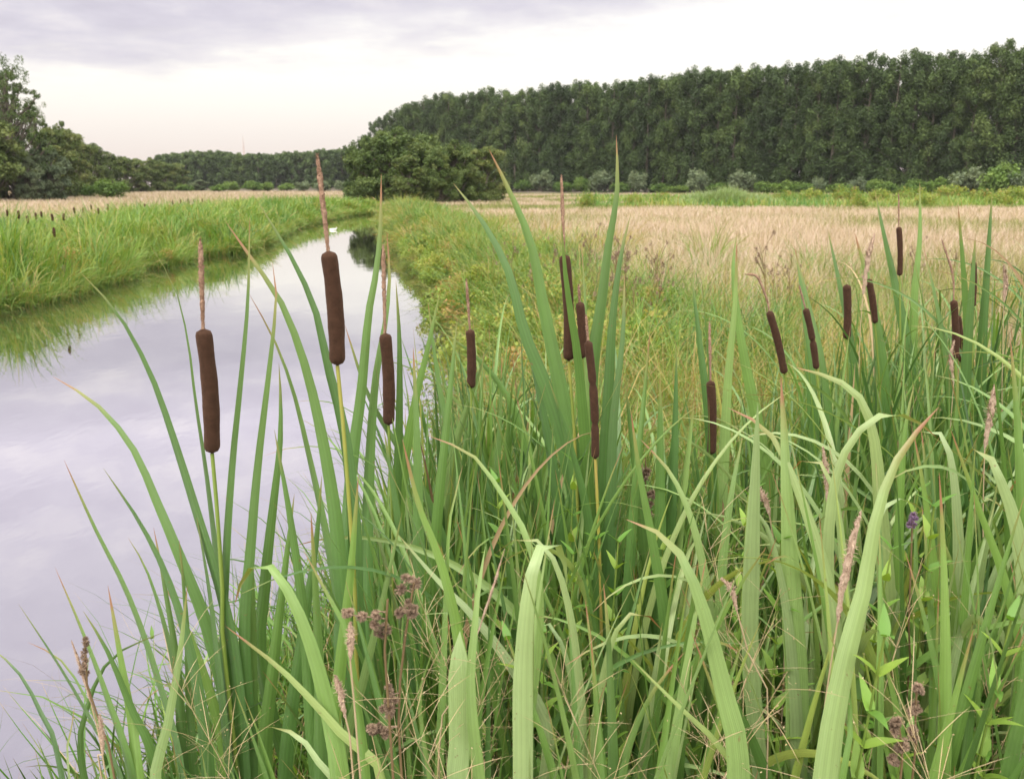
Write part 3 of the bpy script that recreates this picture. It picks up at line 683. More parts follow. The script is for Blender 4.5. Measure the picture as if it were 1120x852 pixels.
# central clump
cattail((622, 395), (617, 278), (614, 192), 16, [(628, 470), (632, 560), (636, 680)], 1.85, 'cattail of the central clump half covered by its own leaf',
    [([(535, 164), (558, 211), (581, 268), (596, 344), (612, 420), (626, 500), (636, 620)], 17, .33),
     ([(496, 201), (528, 243), (556, 297), (574, 365), (600, 430), (620, 500), (640, 610)], 15, .3),
     ([(614, 243), (618, 296), (624, 341), (632, 392), (640, 490), (645, 620)], 13, .42, dict(dY=-.12)),
     ([(674, 148), (675, 210), (665, 272), (658, 330), (649, 390), (642, 490), (638, 620)], 15, .22),
     ([(560, 290), (575, 360), (592, 440), (606, 520), (620, 640)], 13, .24)], toneS=.62)
cattail((637, 392), (634, 330), (633, 312), 13, [(640, 470), (645, 560), (648, 690)], 1.82, 'short thick cattail head just right of the covered one',
    [([(690, 234), (679, 280), (670, 350), (665, 440), (660, 540), (655, 660)], 14, .2), ([(636, 268), (640, 330), (641, 400), (644, 500)], 8, .55)])
cattail((651, 502), (643, 372), (641, 345), 12.5, [(653, 540), (656, 620), (658, 720)], 1.72, 'knobbly cattail made of lumpy sections at the middle of the photo',
    [([(683, 300), (681, 370), (671, 460), (668, 550), (664, 660)], 12, .12), ([(711, 362), (704, 440), (698, 500), (690, 600), (684, 700)], 13, .3), ([(600, 415), (622, 480), (642, 560), (655, 660)], 14, .3)], head_parts=3, toneS=.75)
# right group
cattail((778, 497), (777, 416), (776, 352), 13, [(780, 560), (782, 640), (784, 720)], 2.2, 'lone straight cattail between the central clump and the right group', [([(756, 300), (766, 380), (776, 470), (782, 580)], 11, .3), ([(806, 262), (804, 330), (796, 420), (790, 540)], 10, .62)], extra=2)
cattail((858, 409), (841, 340), (815, 300), 11, [(866, 470), (872, 560), (876, 640)], 2.6, 'cattail leaning left with a spike that curls over', [([(806, 255), (802, 300), (812, 380), (830, 470), (850, 580)], 11, .55), ([(870, 270), (880, 340), (888, 430), (890, 560)], 11, .3)], spike_pts=[(838, 325), (828, 303)], extra=2)
cattail((893, 404), (881, 337), (874, 312), 9.5, [(899, 470), (902, 560), (904, 640)], 2.5, 'narrow dark cattail leaning left beside the curled one', [([(868, 268), (884, 330), (902, 410), (912, 540)], 11, .25)], extra=2, head_parts=2)
cattail((926, 371), (926, 311), (926, 300), 11, [(928, 440), (930, 540), (931, 620)], 3.0, 'upright reddish cattail without a spike in the right group', [([(905, 250), (920, 320), (934, 400), (940, 540)], 11, .28)], extra=2, spike=False)
cattail((957, 354), (950, 305), (944, 275), 9.5, [(962, 420), (966, 520), (968, 600)], 3.1, 'dark cattail beside the white feathery grass plume', [([(935, 255), (952, 320), (965, 400), (972, 520)], 11, .3)], extra=2, spike=False)
cattail((984, 302), (983, 248), (983, 212), 7.5, [(985, 380), (986, 480), (987, 580)], 3.4, 'highest cattail of the right group with a thin upright spike', [([(957, 210), (968, 262), (985, 340), (1000, 440), (1006, 560)], 11, .3), ([(1006, 200), (1006, 260), (1000, 330), (996, 460)], 8, .55)], extra=3)
cattail((1045, 393), (1043, 328), (1030, 262), 10, [(1047, 460), (1049, 560), (1050, 640)], 2.7, 'cattail with a bent brown spike near the right edge', [([(1067, 255), (1062, 330), (1056, 420), (1052, 560)], 13, .2), ([(1010, 270), (1026, 340), (1040, 430), (1048, 560)], 11, .3)], spike_pts=[(1042, 300)], extra=2)
cattail((1051, 396), (1048, 345), (1047, 335), 8, [(1055, 460), (1058, 560), (1060, 640)], 3.05, 'smaller dark cattail tucked behind the one with the bent spike', [], spike=False, extra=2)
cattail((1064, 336), (1065, 286), (1065, 262), 7.5, [(1063, 400), (1062, 500), (1062, 600)], 2.9, 'small dark cattail behind an upright leaf near the right edge', [([(1085, 212), (1080, 290), (1074, 380), (1068, 520)], 10, .25), ([(1048, 225), (1054, 300), (1060, 400), (1064, 540)], 9, .3)], spike=False, extra=2)

# ------------------------------------------------------------------ leaf-only plants placed after the photo
def reed(root_px, Y, leaves, label, extra=0):
    plant = empty('sword_leaf_plant', base_of(*root_px, Y))
    for lf in leaves:
        pts, w, tn = lf[:3]; kw = lf[3] if len(lf) > 3 else {}
        hero_leaf(plant, pts, w, tn, Y, **kw)
    for _ in range(extra): side_leaf(plant, L=rng.uniform(.7, 1.1))
    return tag(plant, label, 'reed plant')
reed((215, 860), 1.25, [([(70, 503), (105, 580), (140, 650), (172, 740), (200, 850)], 13, .3), ([(113, 512), (155, 575), (186, 640), (212, 730), (228, 850)], 14, .3), ([(140, 588), (161, 625), (183, 695), (197, 766), (206, 850)], 12, .35), ([(168, 577), (180, 641), (194, 730), (203, 850)], 11, .1), ([(196, 590), (204, 680), (208, 780), (212, 850)], 11, .25)], 'leaf-only reed plant left of the first cattail, blades fanning over the water', 2)
reed((185, 880), 1.15, [([(91, 668), (118, 713), (143, 773), (175, 852)], 13, .35), ([(143, 732), (200, 762), (245, 835), (262, 880)], 12, .62), ([(182, 690), (128, 715), (100, 760), (92, 850)], 9, .2)], 'low reed plant at the bottom left with a blade pointing left', 3)
reed((80, 900), 1.15, [([(-10, 708), (20, 735), (45, 780), (66, 840)], 11, .15), ([(30, 702), (62, 718), (84, 745), (110, 800), (124, 860)], 8, .3), ([(82, 770), (78, 800), (76, 852)], 17, .7)], 'reed plant in the bottom left corner arching towards the left edge', 2)
reed((395, 900), 1.05, [([(246, 684), (303, 728), (340, 765), (378, 808), (420, 865)], 15, .82, dict(az=.2)), ([(257, 660), (268, 628), (292, 617), (318, 652), (342, 712), (360, 782), (372, 852)], 21, .55, dict(az=.1, twist=.3)), ([(282, 796), (305, 796), (330, 808), (352, 840), (368, 880)], 15, .72), ([(332, 602), (357, 648), (378, 690), (392, 780), (400, 860)], 13, .45)], 'reed plant with a pale diagonal blade and one folded over, below the second cattail', 3)
reed((470, 880), 1.2, [([(435, 584), (478, 634), (517, 673), (560, 731), (600, 820)], 15, .75, dict(az=.3)), ([(440, 480), (458, 552), (481, 612), (500, 690), (510, 800)], 15, .5), ([(467, 476), (517, 498), (549, 541), (574, 585), (590, 680)], 11, .6), ([(506, 509), (499, 537), (491, 580), (486, 700)], 11, .55)], 'reed plant in front of the central clump with a long blade sloping right', 3)
reed((575, 900), 1.05, [([(620, 640), (617, 612), (608, 594), (596, 594), (585, 612), (577, 660), (572, 738), (572, 852)], 21, .72, dict(taper=.25, az=.05, twist=.2)), ([(581, 584), (583, 660), (582, 750), (581, 850)], 12, .82), ([(531, 597), (524, 640), (519, 690), (517, 790)], 15, .6, dict(taper=.25)), ([(503, 690), (502, 730), (503, 816), (503, 880)], 23, .68, dict(taper=.05, az=0, twist=.1)), ([(447, 690), (470, 668), (490, 672), (470, 720), (462, 800)], 9, .6)], 'reed plant with broad cut-off blades at the bottom centre', 3)
reed((675, 900), 1.1, [([(660, 638), (665, 690), (668, 760), (671, 860)], 15, .12), ([(749, 713), (717, 752), (690, 809), (678, 870)], 13, .15), ([(640, 655), (648, 720), (655, 800), (660, 880)], 12, .4)], 'dark reed plant right of the broad cut-off blades', 3)
reed((815, 900), .95, [([(685, 568), (716, 580), (745, 608), (770, 670), (790, 750), (808, 852)], 30, .62, dict(az=.15, twist=.3)), ([(756, 690), (775, 740), (795, 800), (812, 870)], 16, .5), ([(690, 720), (740, 770), (790, 820), (812, 880)], 13, .85)], 'large reed plant at the bottom with a broad blade arching to the left', 3)
reed((902, 900), .95, [([(1027, 445), (985, 496), (960, 560), (944, 648), (924, 724), (903, 851)], 27, .68, dict(az=-.1, twist=.25)), ([(905, 690), (925, 740), (930, 800), (920, 860)], 12, .5)], 'reed plant with the broadest pale blade leaning right in the foreground', 3)
reed((915, 860), 1.25, [([(796, 446), (842, 474), (877, 547), (905, 638), (915, 720), (918, 820)], 19, .75, dict(az=.25)), ([(829, 440), (826, 521), (822, 623), (822, 740)], 17, .7, dict(taper=.2)), ([(854, 412), (858, 480), (861, 547), (867, 673), (872, 780)], 25, .62, dict(taper=.3)), ([(804, 539), (837, 572), (857, 648), (866, 720), (872, 820)], 14, .7)], 'tall pale reed plant with three upright blades behind the broadest one', 3)
reed((968, 860), 1.5, [([(870, 402), (905, 412), (938, 432), (956, 480), (964, 572), (970, 690)], 19, .78, dict(az=.1)), ([(984, 643), (1034, 632), (1075, 663), (1102, 710), (1115, 790)], 12, .75), ([(979, 643), (980, 700), (981, 785), (982, 860)], 19, .74, dict(taper=.05, az=0, twist=.1)), ([(1000, 420), (990, 470), (984, 560), (980, 680)], 13, .5)], 'reed plant right of the broadest blade with a drooping tip', 2)
reed((1110, 860), 1.3, [([(1050, 512), (1058, 496), (1076, 490), (1096, 530), (1114, 590), (1122, 700)], 24, .72, dict(az=.1)), ([(1118, 803), (1092, 801), (1066, 816), (1044, 856), (1035, 900)], 19, .66), ([(1105, 370), (1112, 450), (1118, 560), (1122, 680)], 15, .4), ([(1040, 470), (1072, 560), (1100, 640), (1116, 740)], 12, .5)], 'reed plant cut by the right edge with a broad curled blade', 2)
reed((760, 860), 1.5, [([(700, 480), (735, 520), (760, 580), (775, 660), (782, 760)], 12, .66), ([(690, 450), (700, 520), (715, 600), (730, 700)], 13, .3), ([(812, 478), (800, 540), (790, 620), (784, 720)], 14, .6), ([(735, 640), (742, 700), (750, 800)], 12, .35)], 'reed plant in the hollow between the centre and the right-hand blades', 3)

reed((270, 900), 1.3, [([(214, 560), (228, 640), (240, 740), (252, 850)], 14, .3), ([(322, 540), (312, 620), (300, 720), (290, 840)], 15, .42), ([(352, 520), (345, 600), (330, 700), (312, 840)], 14, .3), ([(180, 640), (210, 700), (236, 780), (252, 860)], 14, .5), ([(272, 560), (276, 660), (276, 760), (276, 860)], 13, .22)], 'upright reed plant between the first two cattail stalks', 3)
reed((160, 900), 1.1, [([(60, 620), (90, 690), (120, 770), (146, 860)], 14, .3), ([(118, 640), (132, 720), (146, 800), (154, 870)], 15, .5), ([(205, 640), (196, 720), (182, 800), (170, 870)], 15, .66), ([(20, 660), (66, 730), (106, 800), (136, 870)], 12, .2)], 'broad-bladed reed plant fanning out at the lower left before the water', 3)
reed((350, 900), 1.2, [([(300, 470), (318, 570), (334, 690), (346, 840)], 15, .34), ([(392, 520), (384, 620), (372, 730), (360, 850)], 16, .5), ([(440, 560), (420, 650), (396, 750), (372, 850)], 14, .62), ([(340, 560), (346, 660), (350, 760), (352, 860)], 15, .26)], 'upright reed plant between the second and third cattail stalks', 3)
reed((460, 860), 1.6, [([(452, 380), (456, 480), (458, 600), (460, 760)], 14, .3), ([(500, 350), (490, 450), (478, 570), (466, 740)], 13, .42), ([(420, 470), (434, 560), (446, 660), (456, 780)], 13, .24), ([(532, 440), (516, 530), (496, 630), (474, 760)], 13, .55)], 'upright reed plant between the third cattail and the central clump', 3)
reed((720, 860), 1.8, [([(722, 410), (722, 500), (722, 620), (722, 760)], 14, .3), ([(760, 430), (750, 520), (738, 630), (728, 760)], 13, .6), ([(684, 420), (696, 520), (708, 630), (716, 760)], 14, .36), ([(740, 380), (738, 480), (732, 600), (726, 740)], 12, .24)], 'upright reed plant between the central clump and the lone cattail', 3)

reed((930, 880), 1.35, [([(1024, 478), (994, 456), (955, 458), (920, 504), (906, 590), (908, 720)], 15, .76, dict(az=.1)), ([(862, 520), (880, 502), (902, 512), (918, 570), (926, 680), (928, 800)], 13, .72), ([(1012, 560), (985, 545), (960, 566), (944, 640), (936, 760)], 14, .74)], 'pale reed plant behind the broadest blade with tips bent over to both sides', 2)
reed((1040, 880), 1.45, [([(985, 486), (1010, 470), (1034, 482), (1046, 550), (1048, 680)], 15, .74, dict(az=-.1)), ([(1100, 560), (1082, 545), (1062, 566), (1052, 640), (1048, 760)], 14, .72), ([(1020, 600), (1030, 590), (1040, 620), (1046, 720)], 13, .55)], 'pale reed plant with drooping tips between the purple flower and the right edge', 2)
reed((640, 890), 1.2, [([(540, 606), (570, 588), (600, 602), (622, 664), (634, 760), (638, 860)], 13, .74, dict(az=.1)), ([(725, 690), (700, 668), (674, 690), (656, 760), (646, 850)], 13, .72), ([(575, 700), (596, 680), (616, 710), (630, 790)], 12, .66)], 'low reed plant with three drooping pale blades right of the cut-off ones', 2)

# ------------------------------------------------------------------ the rest of the stand: individual plants of five to nine leaves
ENV_X = [0, 100, 250, 380, 430, 470, 520, 560, 620, 680, 720, 760, 800, 850, 900, 950, 1000, 1060, 1120, 1300]
ENV_Y = [770, 720, 680, 600, 440, 355, 335, 330, 365, 380, 415, 425, 400, 370, 345, 300, 260, 260, 255, 255]
def pix(p):
    d = np.asarray(p) - CAM; f = d[1] * math.cos(TILT) - d[2] * math.sin(TILT); u = d[1] * math.sin(TILT) + d[2] * math.cos(TILT)
    return CX + F * d[0] / f, CY - F * u / f
cells = []
yy = 1.08
while yy < 4.2:
    x0, x1 = float(xr(yy)) + .05, .74 * yy + .55
    stp = np.interp(yy, [.8, 1.5, 2.6, 4.2], [.22, .19, .20, .34])
    for xx in np.arange(x0, x1, stp):
        cells.append((xx + rng.uniform(-.4, .4) * stp, yy + rng.uniform(-.45, .45) * stp))
    yy += stp
nplant = 0
for xx, y0 in cells:
    z = float(gz(xx, y0)); pxc, _ = pix((xx, y0, 1.4))
    if 690 < pxc < 830 and y0 > 2.9: continue
    if 600 < pxc < 700 and y0 > 3.4: continue
    if y0 > 3.2 and .25 < xx < 1.0: continue
    env = np.interp(pxc, ENV_X, ENV_Y)
    env = env + np.interp(y0, [.8, 1.3, 2.0], [190, 110, 0]) + (90 if y0 < (2.6 if pxc < 1000 else 3.0) and 760 < pxc < 1110 else 0)
    # height of the envelope at this distance
    ztop = float(P(pxc, env, y0)[2])
    hmax = np.clip(ztop - z, .55, 1.75)
    if nplant >= 276: break
    plant = empty('sword_leaf_plant', (xx, y0, z - .04))
    broad = (pxc > 650) and (y0 < 1.9)
    nl = int(rng.integers(11, 17))
    for _ in range(nl):
        arch = y0 > 1.3 and rng.random() < ((.42 if broad else .22) if pxc > 520 else .10)
        L = hmax * rng.uniform(.68, 1.02) * (1.16 if arch else 1.0)
        side_leaf(plant, L=L, w=rng.uniform(.016, .033) if broad else rng.uniform(.012, .021),
                  tone=np.clip(rng.normal((.66 if arch else .46) if broad else .34, .19), .02, .92) if arch or rng.random() > .04 else rng.uniform(.84, .92 if broad else 1),
                  th=abs(rng.normal(0, .07)) + .02, bend=rng.uniform(1.1, 2.2) if arch else rng.uniform(.05, .45),
                  phi=rng.uniform(-.4, 3.54) if y0 < 1.35 else None, pw=rng.uniform(2.6, 4.2) if arch else 2.0)
    tag(plant, 'green sword-leaved reed plant crowded among its like on the right bank' if y0 < 2.4 else 'narrow-leaved reed plant at the back of the stand on the right bank', 'reed plant',
        'sword-leaved plants of the near stand' if y0 < 2.4 else 'sword-leaved plants at the back of the stand')
    nplant += 1
print('plants', nplant)

# ------------------------------------------------------------------ dry grass stalks with panicles
def panicle(pts, wpx, Y, label, stalk=None, group=None):
    """pts: tip to foot of the plume; stalk: further directions down"""
    W = [P(*p, Y) for p in pts]; Sx = [P(*p, Y) for p in (stalk or [])]
    last = (W + Sx)[-1]; root = np.array([last[0] + .03, last[1], float(gz(last[0], last[1])) - .03])
    pl = empty('dry_grass_stalk', root)
    mesh('stalk', *tube(catmull([W[-1]] + Sx + [root], 16), np.linspace(.0012, .002, 16), 6, .95, .5), M['dry'], pl)
    C = catmull(W[::-1], 26); t = np.linspace(0, 1, 26); r = wpx / F * Y / 2 * 1.3
    parts = [tube(C, np.maximum(r * .8 * np.sin(np.clip(t * 3.0 + .12, 0, 3.1)) ** .6 * (1 + .1 * rng.standard_normal(26)) * .62, .0004), 8, .6, .5, .25)]
    k = rng.integers(1, 25, 420); d = nrm(rng.standard_normal((420, 3)) + [0, 0, 1.2])
    V = blades(C[k], np.minimum(k, 25 - k + 4) / 12 * r * rng.uniform(.7, 1.5, 420), np.full(420, r * .26), np.arccos(np.clip(d[:, 2], -1, 1)), rng.normal(0, .3, 420), np.arctan2(d[:, 1], d[:, 0]), np.ones(420), rng.uniform(.4, 1, 420), rng.random(420), 3, cols=2, taper=.7)
    mesh('panicle', *parts[0], M['fluff'], pl); mesh('awns', *V, M['fluff'], pl)
    return tag(pl, label, 'grass stalk', group)
panicle([(942, 558), (932, 595), (920, 650), (916, 680)], 13, 1.1, 'thick pinkish grass plume in front of the broadest blade', [(908, 730), (900, 800)])
panicle([(1088, 420), (1084, 450), (1077, 490)], 10, 1.6, 'pinkish grass plume near the right edge above the curled blade', [(1075, 560), (1072, 680)])
panicle([(957, 255), (950, 280), (944, 322)], 8, 2.6, 'white feathery grass plume among the right cattails', [(940, 380), (938, 500)])
panicle([(900, 488), (903, 515), (905, 552)], 8, 1.5, 'pale grass plume standing behind the long diagonal blade', [(906, 620), (908, 720)])
panicle([(826, 530), (838, 550), (842, 565)], 9, 1.35, 'small nodding grass plume left of the three upright blades', [(850, 620), (858, 720)])
panicle([(788, 632), (800, 645), (806, 668)], 8, 1.15, 'small grass plume low down beside the arching broad blade', [(820, 720), (840, 800)])
panicle([(383, 680), (384, 700), (383, 722)], 11, .95, 'pink grass plume just below the dry flower heads', [(388, 770), (394, 850)])
panicle([(366, 738), (372, 758), (378, 785)], 11, .95, 'lower pink grass plume left of the yellowish blade', [(384, 820), (388, 870)])
panicle([(1044, 372), (1040, 390), (1043, 420)], 6, 2.4, 'thin straw plume beside the bent-spike cattail', [(1036, 520), (1030, 640)])
panicle([(1098, 290), (1100, 312), (1098, 330)], 7, 2.6, 'reddish grass plume at the far right of the stand', [(1096, 420), (1094, 560)])
panicle([(78, 700), (88, 730), (100, 770)], 5, 1.1, 'thin pale grass plume in the lower left corner', [(108, 800), (118, 860)])
panicle([(109, 780), (111, 800), (113, 825)], 8, 1.0, 'short pink grass plume at the bottom left', [(114, 845), (116, 880)])
panicle([(552, 600), (540, 640), (520, 700)], 4, 1.15, 'slender straw panicle in front of the central blades', [(505, 760), (480, 840)])
# loose fine panicles
fine = empty('fine_grass_stalk', (0, 0, 0))
def fine_mesh():
    st = tube(catmull([(0, 0, 0), (.02, 0, .4), (.07, .01, .75), (.17, .02, 1.02)], 14), np.linspace(.0011, .0004, 14), 5, .7, .5)
    C = catmull([(.03, 0, .5), (.07, .01, .75), (.17, .02, 1.02)], 20)
    k = rng.integers(0, 20, 46); ph = rng.random(46) * 6.283
    br = blades(C[k], rng.uniform(.04, .13, 46), np.full(46, .0008), rng.uniform(.5, 1.2, 46), rng.uniform(0, .6, 46), ph, np.ones(46), rng.uniform(.5, 1, 46), rng.random(46), 5, cols=2, taper=.2)
    ends = br[0].reshape(46, 5, 2, 3)[:, 2:, 0].reshape(-1, 3)
    ends = ends + rng.normal(0, .003, ends.shape)
    sd = leafquads(ends, np.full(len(ends), .0016), 0, rng.random(len(ends)), rng.random(len(ends)))
    return st, join([br, sd])
fst, fpn = fine_mesh()
o1 = mesh('stalk', *fst, M['dry'], fine); o2 = mesh('panicle', *fpn, M['dry'], fine)
spots = [(640, 900, 1.2, 2.6), (655, 900, 1.15, .3), (600, 900, 1.1, 2.9), (700, 900, 1.3, 2.9), (740, 900, 1.25, .5), (560, 900, 1.15, 2.8), (480, 900, 1.05, .4), (430, 900, 1.0, 3.4), (520, 900, 1.2, .1), (690, 900, 1.0, 3.0),
         (780, 900, 1.3, 2.5), (870, 900, 1.1, 3.1), (960, 900, 1.1, .4), (1010, 900, 1.25, .7), (1060, 900, 1.2, 2.9), (340, 900, 1.0, 3.0), (300, 900, 1.05, .2), (240, 900, 1.05, 2.7), (620, 900, .95, .8), (830, 900, .95, 2.2), (1090, 900, 1.0, 3.3), (710, 760, 1.8, 2.9), (750, 760, 1.9, .2), (680, 760, 1.7, .6)]
for i, (px, py, Y, rz) in enumerate(spots):
    if i == 0: e, a, b = fine, o1, o2
    else:
        e, a, b = fine.copy(), o1.copy(), o2.copy()
        for q in (e, a, b): COL.objects.link(q)
        a.parent = e; b.parent = e
    p = P(px, py, Y); e.location = (p[0], p[1], float(gz(p[0], p[1])) + rng.uniform(-.1, .08)); e.rotation_euler = (rng.normal(0, .1), rng.normal(0, .1), rz); s = rng.uniform(.85, 1.15); e.scale = (s, s, s)
    tag(e, 'fine beige grass stalk with a loose open panicle among the foreground blades', 'grass stalk', 'fine grass stalks in the foreground')

# ------------------------------------------------------------------ dry flower heads and herbs
def knob(c, r, n=26, mat='thistle'):
    """burr: a rough ball of pointed bracts"""
    d = nrm(rng.standard_normal((n * 3, 3)))
    V = blades(c + d * r * .35, np.full(n * 3, r * .9), np.full(n * 3, r * .45), np.arccos(np.clip(d[:, 2], -1, 1)), rng.normal(0, .4, n * 3), np.arctan2(d[:, 1], d[:, 0]), np.ones(n * 3), rng.random(n * 3), rng.random(n * 3), 3, cols=3, taper=.9)
    return V
def dryflower(stem, heads, Y, label, r=7, name='dry_flower_stem', mat='thistle', cat='dry flower'):
    W = [P(*p, Y) for p in stem]; last = W[-1]
    root = np.array([last[0] + .02, last[1], float(gz(last[0], last[1])) - .03])
    pl = empty(name, root)
    mesh('stem', *tube(catmull(W + [root], 18), np.linspace(.0016, .003, 18), 6, .12, .5), M['dry'], pl)
    for cl in heads:
        parts = []
        for (px, py, k) in cl:
            for _ in range(k):
                parts.append(knob(P(px + rng.normal(0, r * .6), py + rng.normal(0, r * .6), Y + rng.normal(0, .008)), r / F * Y * rng.uniform(.7, 1.1)))
            c = P(px, py, Y); b = min((P(*p, Y) for p in np.stack([np.interp(np.linspace(0, 1, 30), np.linspace(0, 1, len(stem)), np.array(stem)[:, q]) for q in (0, 1)], -1)), key=lambda q: np.linalg.norm(q - c))
            if np.linalg.norm(b - c) > .002: parts.append(tube(np.linspace(b, c, 4), [.001] * 4, 5))
        mesh('flower_head', *join(parts), M[mat], pl)
    return tag(pl, label, cat)
dryflower([(424, 655), (420, 690), (424, 760), (430, 850)], [[(380, 672, 5), (396, 674, 3)], [(412, 668, 4), (418, 690, 4), (408, 684, 3)]], .98, 'dry brown flower stem with two burr clusters, left one of the pair', 6)
dryflower([(453, 636), (448, 665), (440, 720), (436, 780), (440, 860)], [[(454, 638, 5), (444, 645, 2)], [(447, 664, 5), (438, 668, 3)], [(425, 775, 6), (408, 795, 6), (420, 798, 5), (428, 760, 4)]], 1.0, 'taller dry brown flower stem of the pair with burrs down its side', 6)
dryflower([(93, 700), (93, 740), (102, 764), (112, 800), (125, 850)], [[(93, 702, 3), (93, 716, 3), (91, 730, 3)]], 1.1, 'small dark seed spike on a brown stem at the lower left', 4.5)
dryflower([(998, 565), (997, 600), (994, 680), (992, 760)], [[(996, 572, 4), (1000, 567, 3)]], 1.35, 'herb with a small purple flower right of the broadest blade', 4, 'flowering_herb', 'purple', 'herb')
dryflower([(1003, 745), (1001, 790), (998, 850)], [[(1003, 750, 6), (1001, 775, 8), (999, 800, 8)]], 1.05, 'dark brown withered flower spike at the bottom right', 5, 'withered_flower')
dryflower([(982, 785), (984, 820), (984, 860)], [[(978, 795, 8), (986, 815, 8), (980, 832, 8)]], 1.0, 'lower bushy withered flower spike at the bottom right', 6, 'withered_flower')
dryflower([(706, 500), (706, 540), (706, 600)], [[(706, 515, 6), (707, 540, 6), (706, 560, 6)]], 2.0, 'dim brown seed spike in the shade behind the middle blades', 5)
# brown seed stems at the edge of the meadow
ms = empty('meadow_seed_stem', (0, 0, 0))
sm = [tube(catmull([(0, 0, 0), (.02, 0, .5), (0, .02, .95), (.03, 0, 1.15)], 10), np.linspace(.005, .0025, 10), 5, .1, .5)]
sm2 = []
for _ in range(9):
    z0 = rng.uniform(.65, 1.1); c = np.array([rng.normal(0, .10), rng.normal(0, .10), z0 + .13]); sm.append(tube(catmull([(0, 0, z0 - .05), tuple(c * [.6, .6, 1] - [0, 0, .06]), tuple(c)], 5), [.0025] * 5, 4, .1, .5)); sm2.append(knob(c, .026, 10))
o1 = [mesh('stem', *join(sm), M['dry'], ms)] + [mesh('flower_head', *q, M['thistle'], ms) for q in sm2]
first = True
for px, Y in [(652, 9.5), (660, 8.6), (668, 9.2), (676, 8.2), (684, 8.8), (694, 8.0), (702, 8.8), (712, 8.3), (718, 9.2), (646, 10.5), (588, 10), (596, 11), (540, 14), (552, 12), (1000, 11), (1040, 12), (852, 8.5), (846, 9.2), (868, 9.0), (630, 12)]:
    if first: e, first = ms, False
    else:
        e = ms.copy(); COL.objects.link(e)
        for q in o1: q = q.copy(); COL.objects.link(q); q.parent = e
    xx = (px - CX) / F * Y; e.location = (xx, Y, float(gz(xx, Y))); e.rotation_euler = (rng.normal(0, .1), rng.normal(0, .1), rng.random() * 6); s = rng.uniform(.75, 1.05); e.scale = (s, s, s)
    tag(e, 'brown branching seed stem standing in the pale meadow edge', 'dry flower', 'brown seed stems at the edge of the meadow')
# leafy herbs in the lower right
def herb_mesh(H):
    st = tube(catmull([(0, 0, 0), (.01, 0, H * .5), (.02, .01, H)], 10), np.linspace(.003, .0015, 10), 6, .2, .5)
    ps, L, ph = [], [], []
    for i, z0 in enumerate(np.linspace(.2, 1, 16)):
        for s_ in (0, 1):
            ps.append((.02 * z0, .01 * z0, H * z0)); L.append(.072 * (1.25 - z0 * .75)); ph.append(i * 1.57 + s_ * 3.1416 + rng.normal(0, .2))
    n = len(ps)
    V = blades(np.array(ps), np.array(L), np.array(L) * .36, rng.uniform(.6, 1.0, n), rng.uniform(.2, .8, n), np.array(ph), np.ones(n), rng.uniform(.2, 1, n), rng.random(n), 7, fold=.1, taper=.75)
    return st, V
hk = []
for H in (.75, .98):
    e = empty('leafy_herb', (0, 0, 0)); st, V = herb_mesh(H)
    hk.append((e, mesh('stem', *st, M['stalk'], e), mesh('foliage', *V, M['herb'], e)))
used = [False, False]; hx = np.random.default_rng(5)
hs = [(980, 860, 1.25), (1010, 860, 1.2), (1040, 860, 1.3), (1000, 860, 1.45), (1070, 860, 1.35), (960, 860, 1.3), (1025, 860, 1.05), (860, 860, 1.2), (840, 860, 1.4), (1095, 860, 1.2), (885, 860, 1.45), (930, 860, 1.4), (990, 860, 1.7), (1060, 860, 1.65), (900, 860, 1.7), (715, 860, 1.4), (730, 860, 1.6), (650, 860, 1.5), (1110, 860, 1.5), (770, 860, 1.2), (1035, 860, 1.5), (950, 860, 1.55)]
hs += [(float(hx.uniform(470, 1110)), 860, float(hx.uniform(1.1, 2.0))) for _ in range(34)]
for i, (px, py, Y) in enumerate(hs):
    k = i % 2
    if not used[k]: e, used[k] = hk[k][0], True
    else:
        e, a, b = (q.copy() for q in hk[k])
        for q in (e, a, b): COL.objects.link(q)
        a.parent = e; b.parent = e
    p = P(px, py, Y); e.location = (p[0], p[1], float(gz(p[0], p[1]))); e.rotation_euler = (rng.normal(0, .12), rng.normal(0, .12), rng.random() * 6); s = rng.uniform(.85, 1.25); e.scale = (s, s, s)
    tag(e, 'bright green leafy herb growing low among the reed blades', 'herb', 'leafy herbs among the reeds')

# ------------------------------------------------------------------ small cattails far off on the left bank
ce = empty('distant_cattail', (0, 0, 0))
st = mesh('stalk', *tube(catmull([(0, 0, 0), (.01, 0, .8), (0, 0, 1.35)], 6), [.007] * 6, 5, .4, .5), M['stalk'], ce)
hd = mesh('seed_head', *tube([(0, 0, 1.3), (0, 0, 1.32), (0, 0, 1.4), (0, 0, 1.52), (0, 0, 1.55)], [.006, .024, .027, .026, .006], 8), M['head'], ce)
first = True
for px, py, Y in [(17, 234, 19), (31, 240, 19), (40, 238, 21), (47, 236, 22), (61, 243, 20), (68, 246, 20), (85, 238, 24), (90, 232, 25), (107, 240, 24), (115, 229, 28), (100, 228, 30), (120, 234, 30), (205, 232, 38), (212, 229, 38), (197, 233, 36), (60, 253, 17), (7, 238, 22), (190, 236, 34), (160, 238, 30), (222, 231, 42)]:
    if first: e, first = ce, False
    else:
        e, a, b = ce.copy(), st.copy(), hd.copy()
        for q in (e, a, b): COL.objects.link(q)
        a.parent = e; b.parent = e
    p = P(px, py, Y); z = float(gz(p[0], p[1])); e.location = (p[0], p[1], z); s = max(.7, (p[2] - z) / 1.45); e.scale = (1.1, 1.1, s); e.rotation_euler = (rng.normal(0, .04), rng.normal(0, .04), 0)
    tag(e, 'small distant cattail with a dark head above the left bank reeds', 'cattail', 'distant cattails on the left bank')

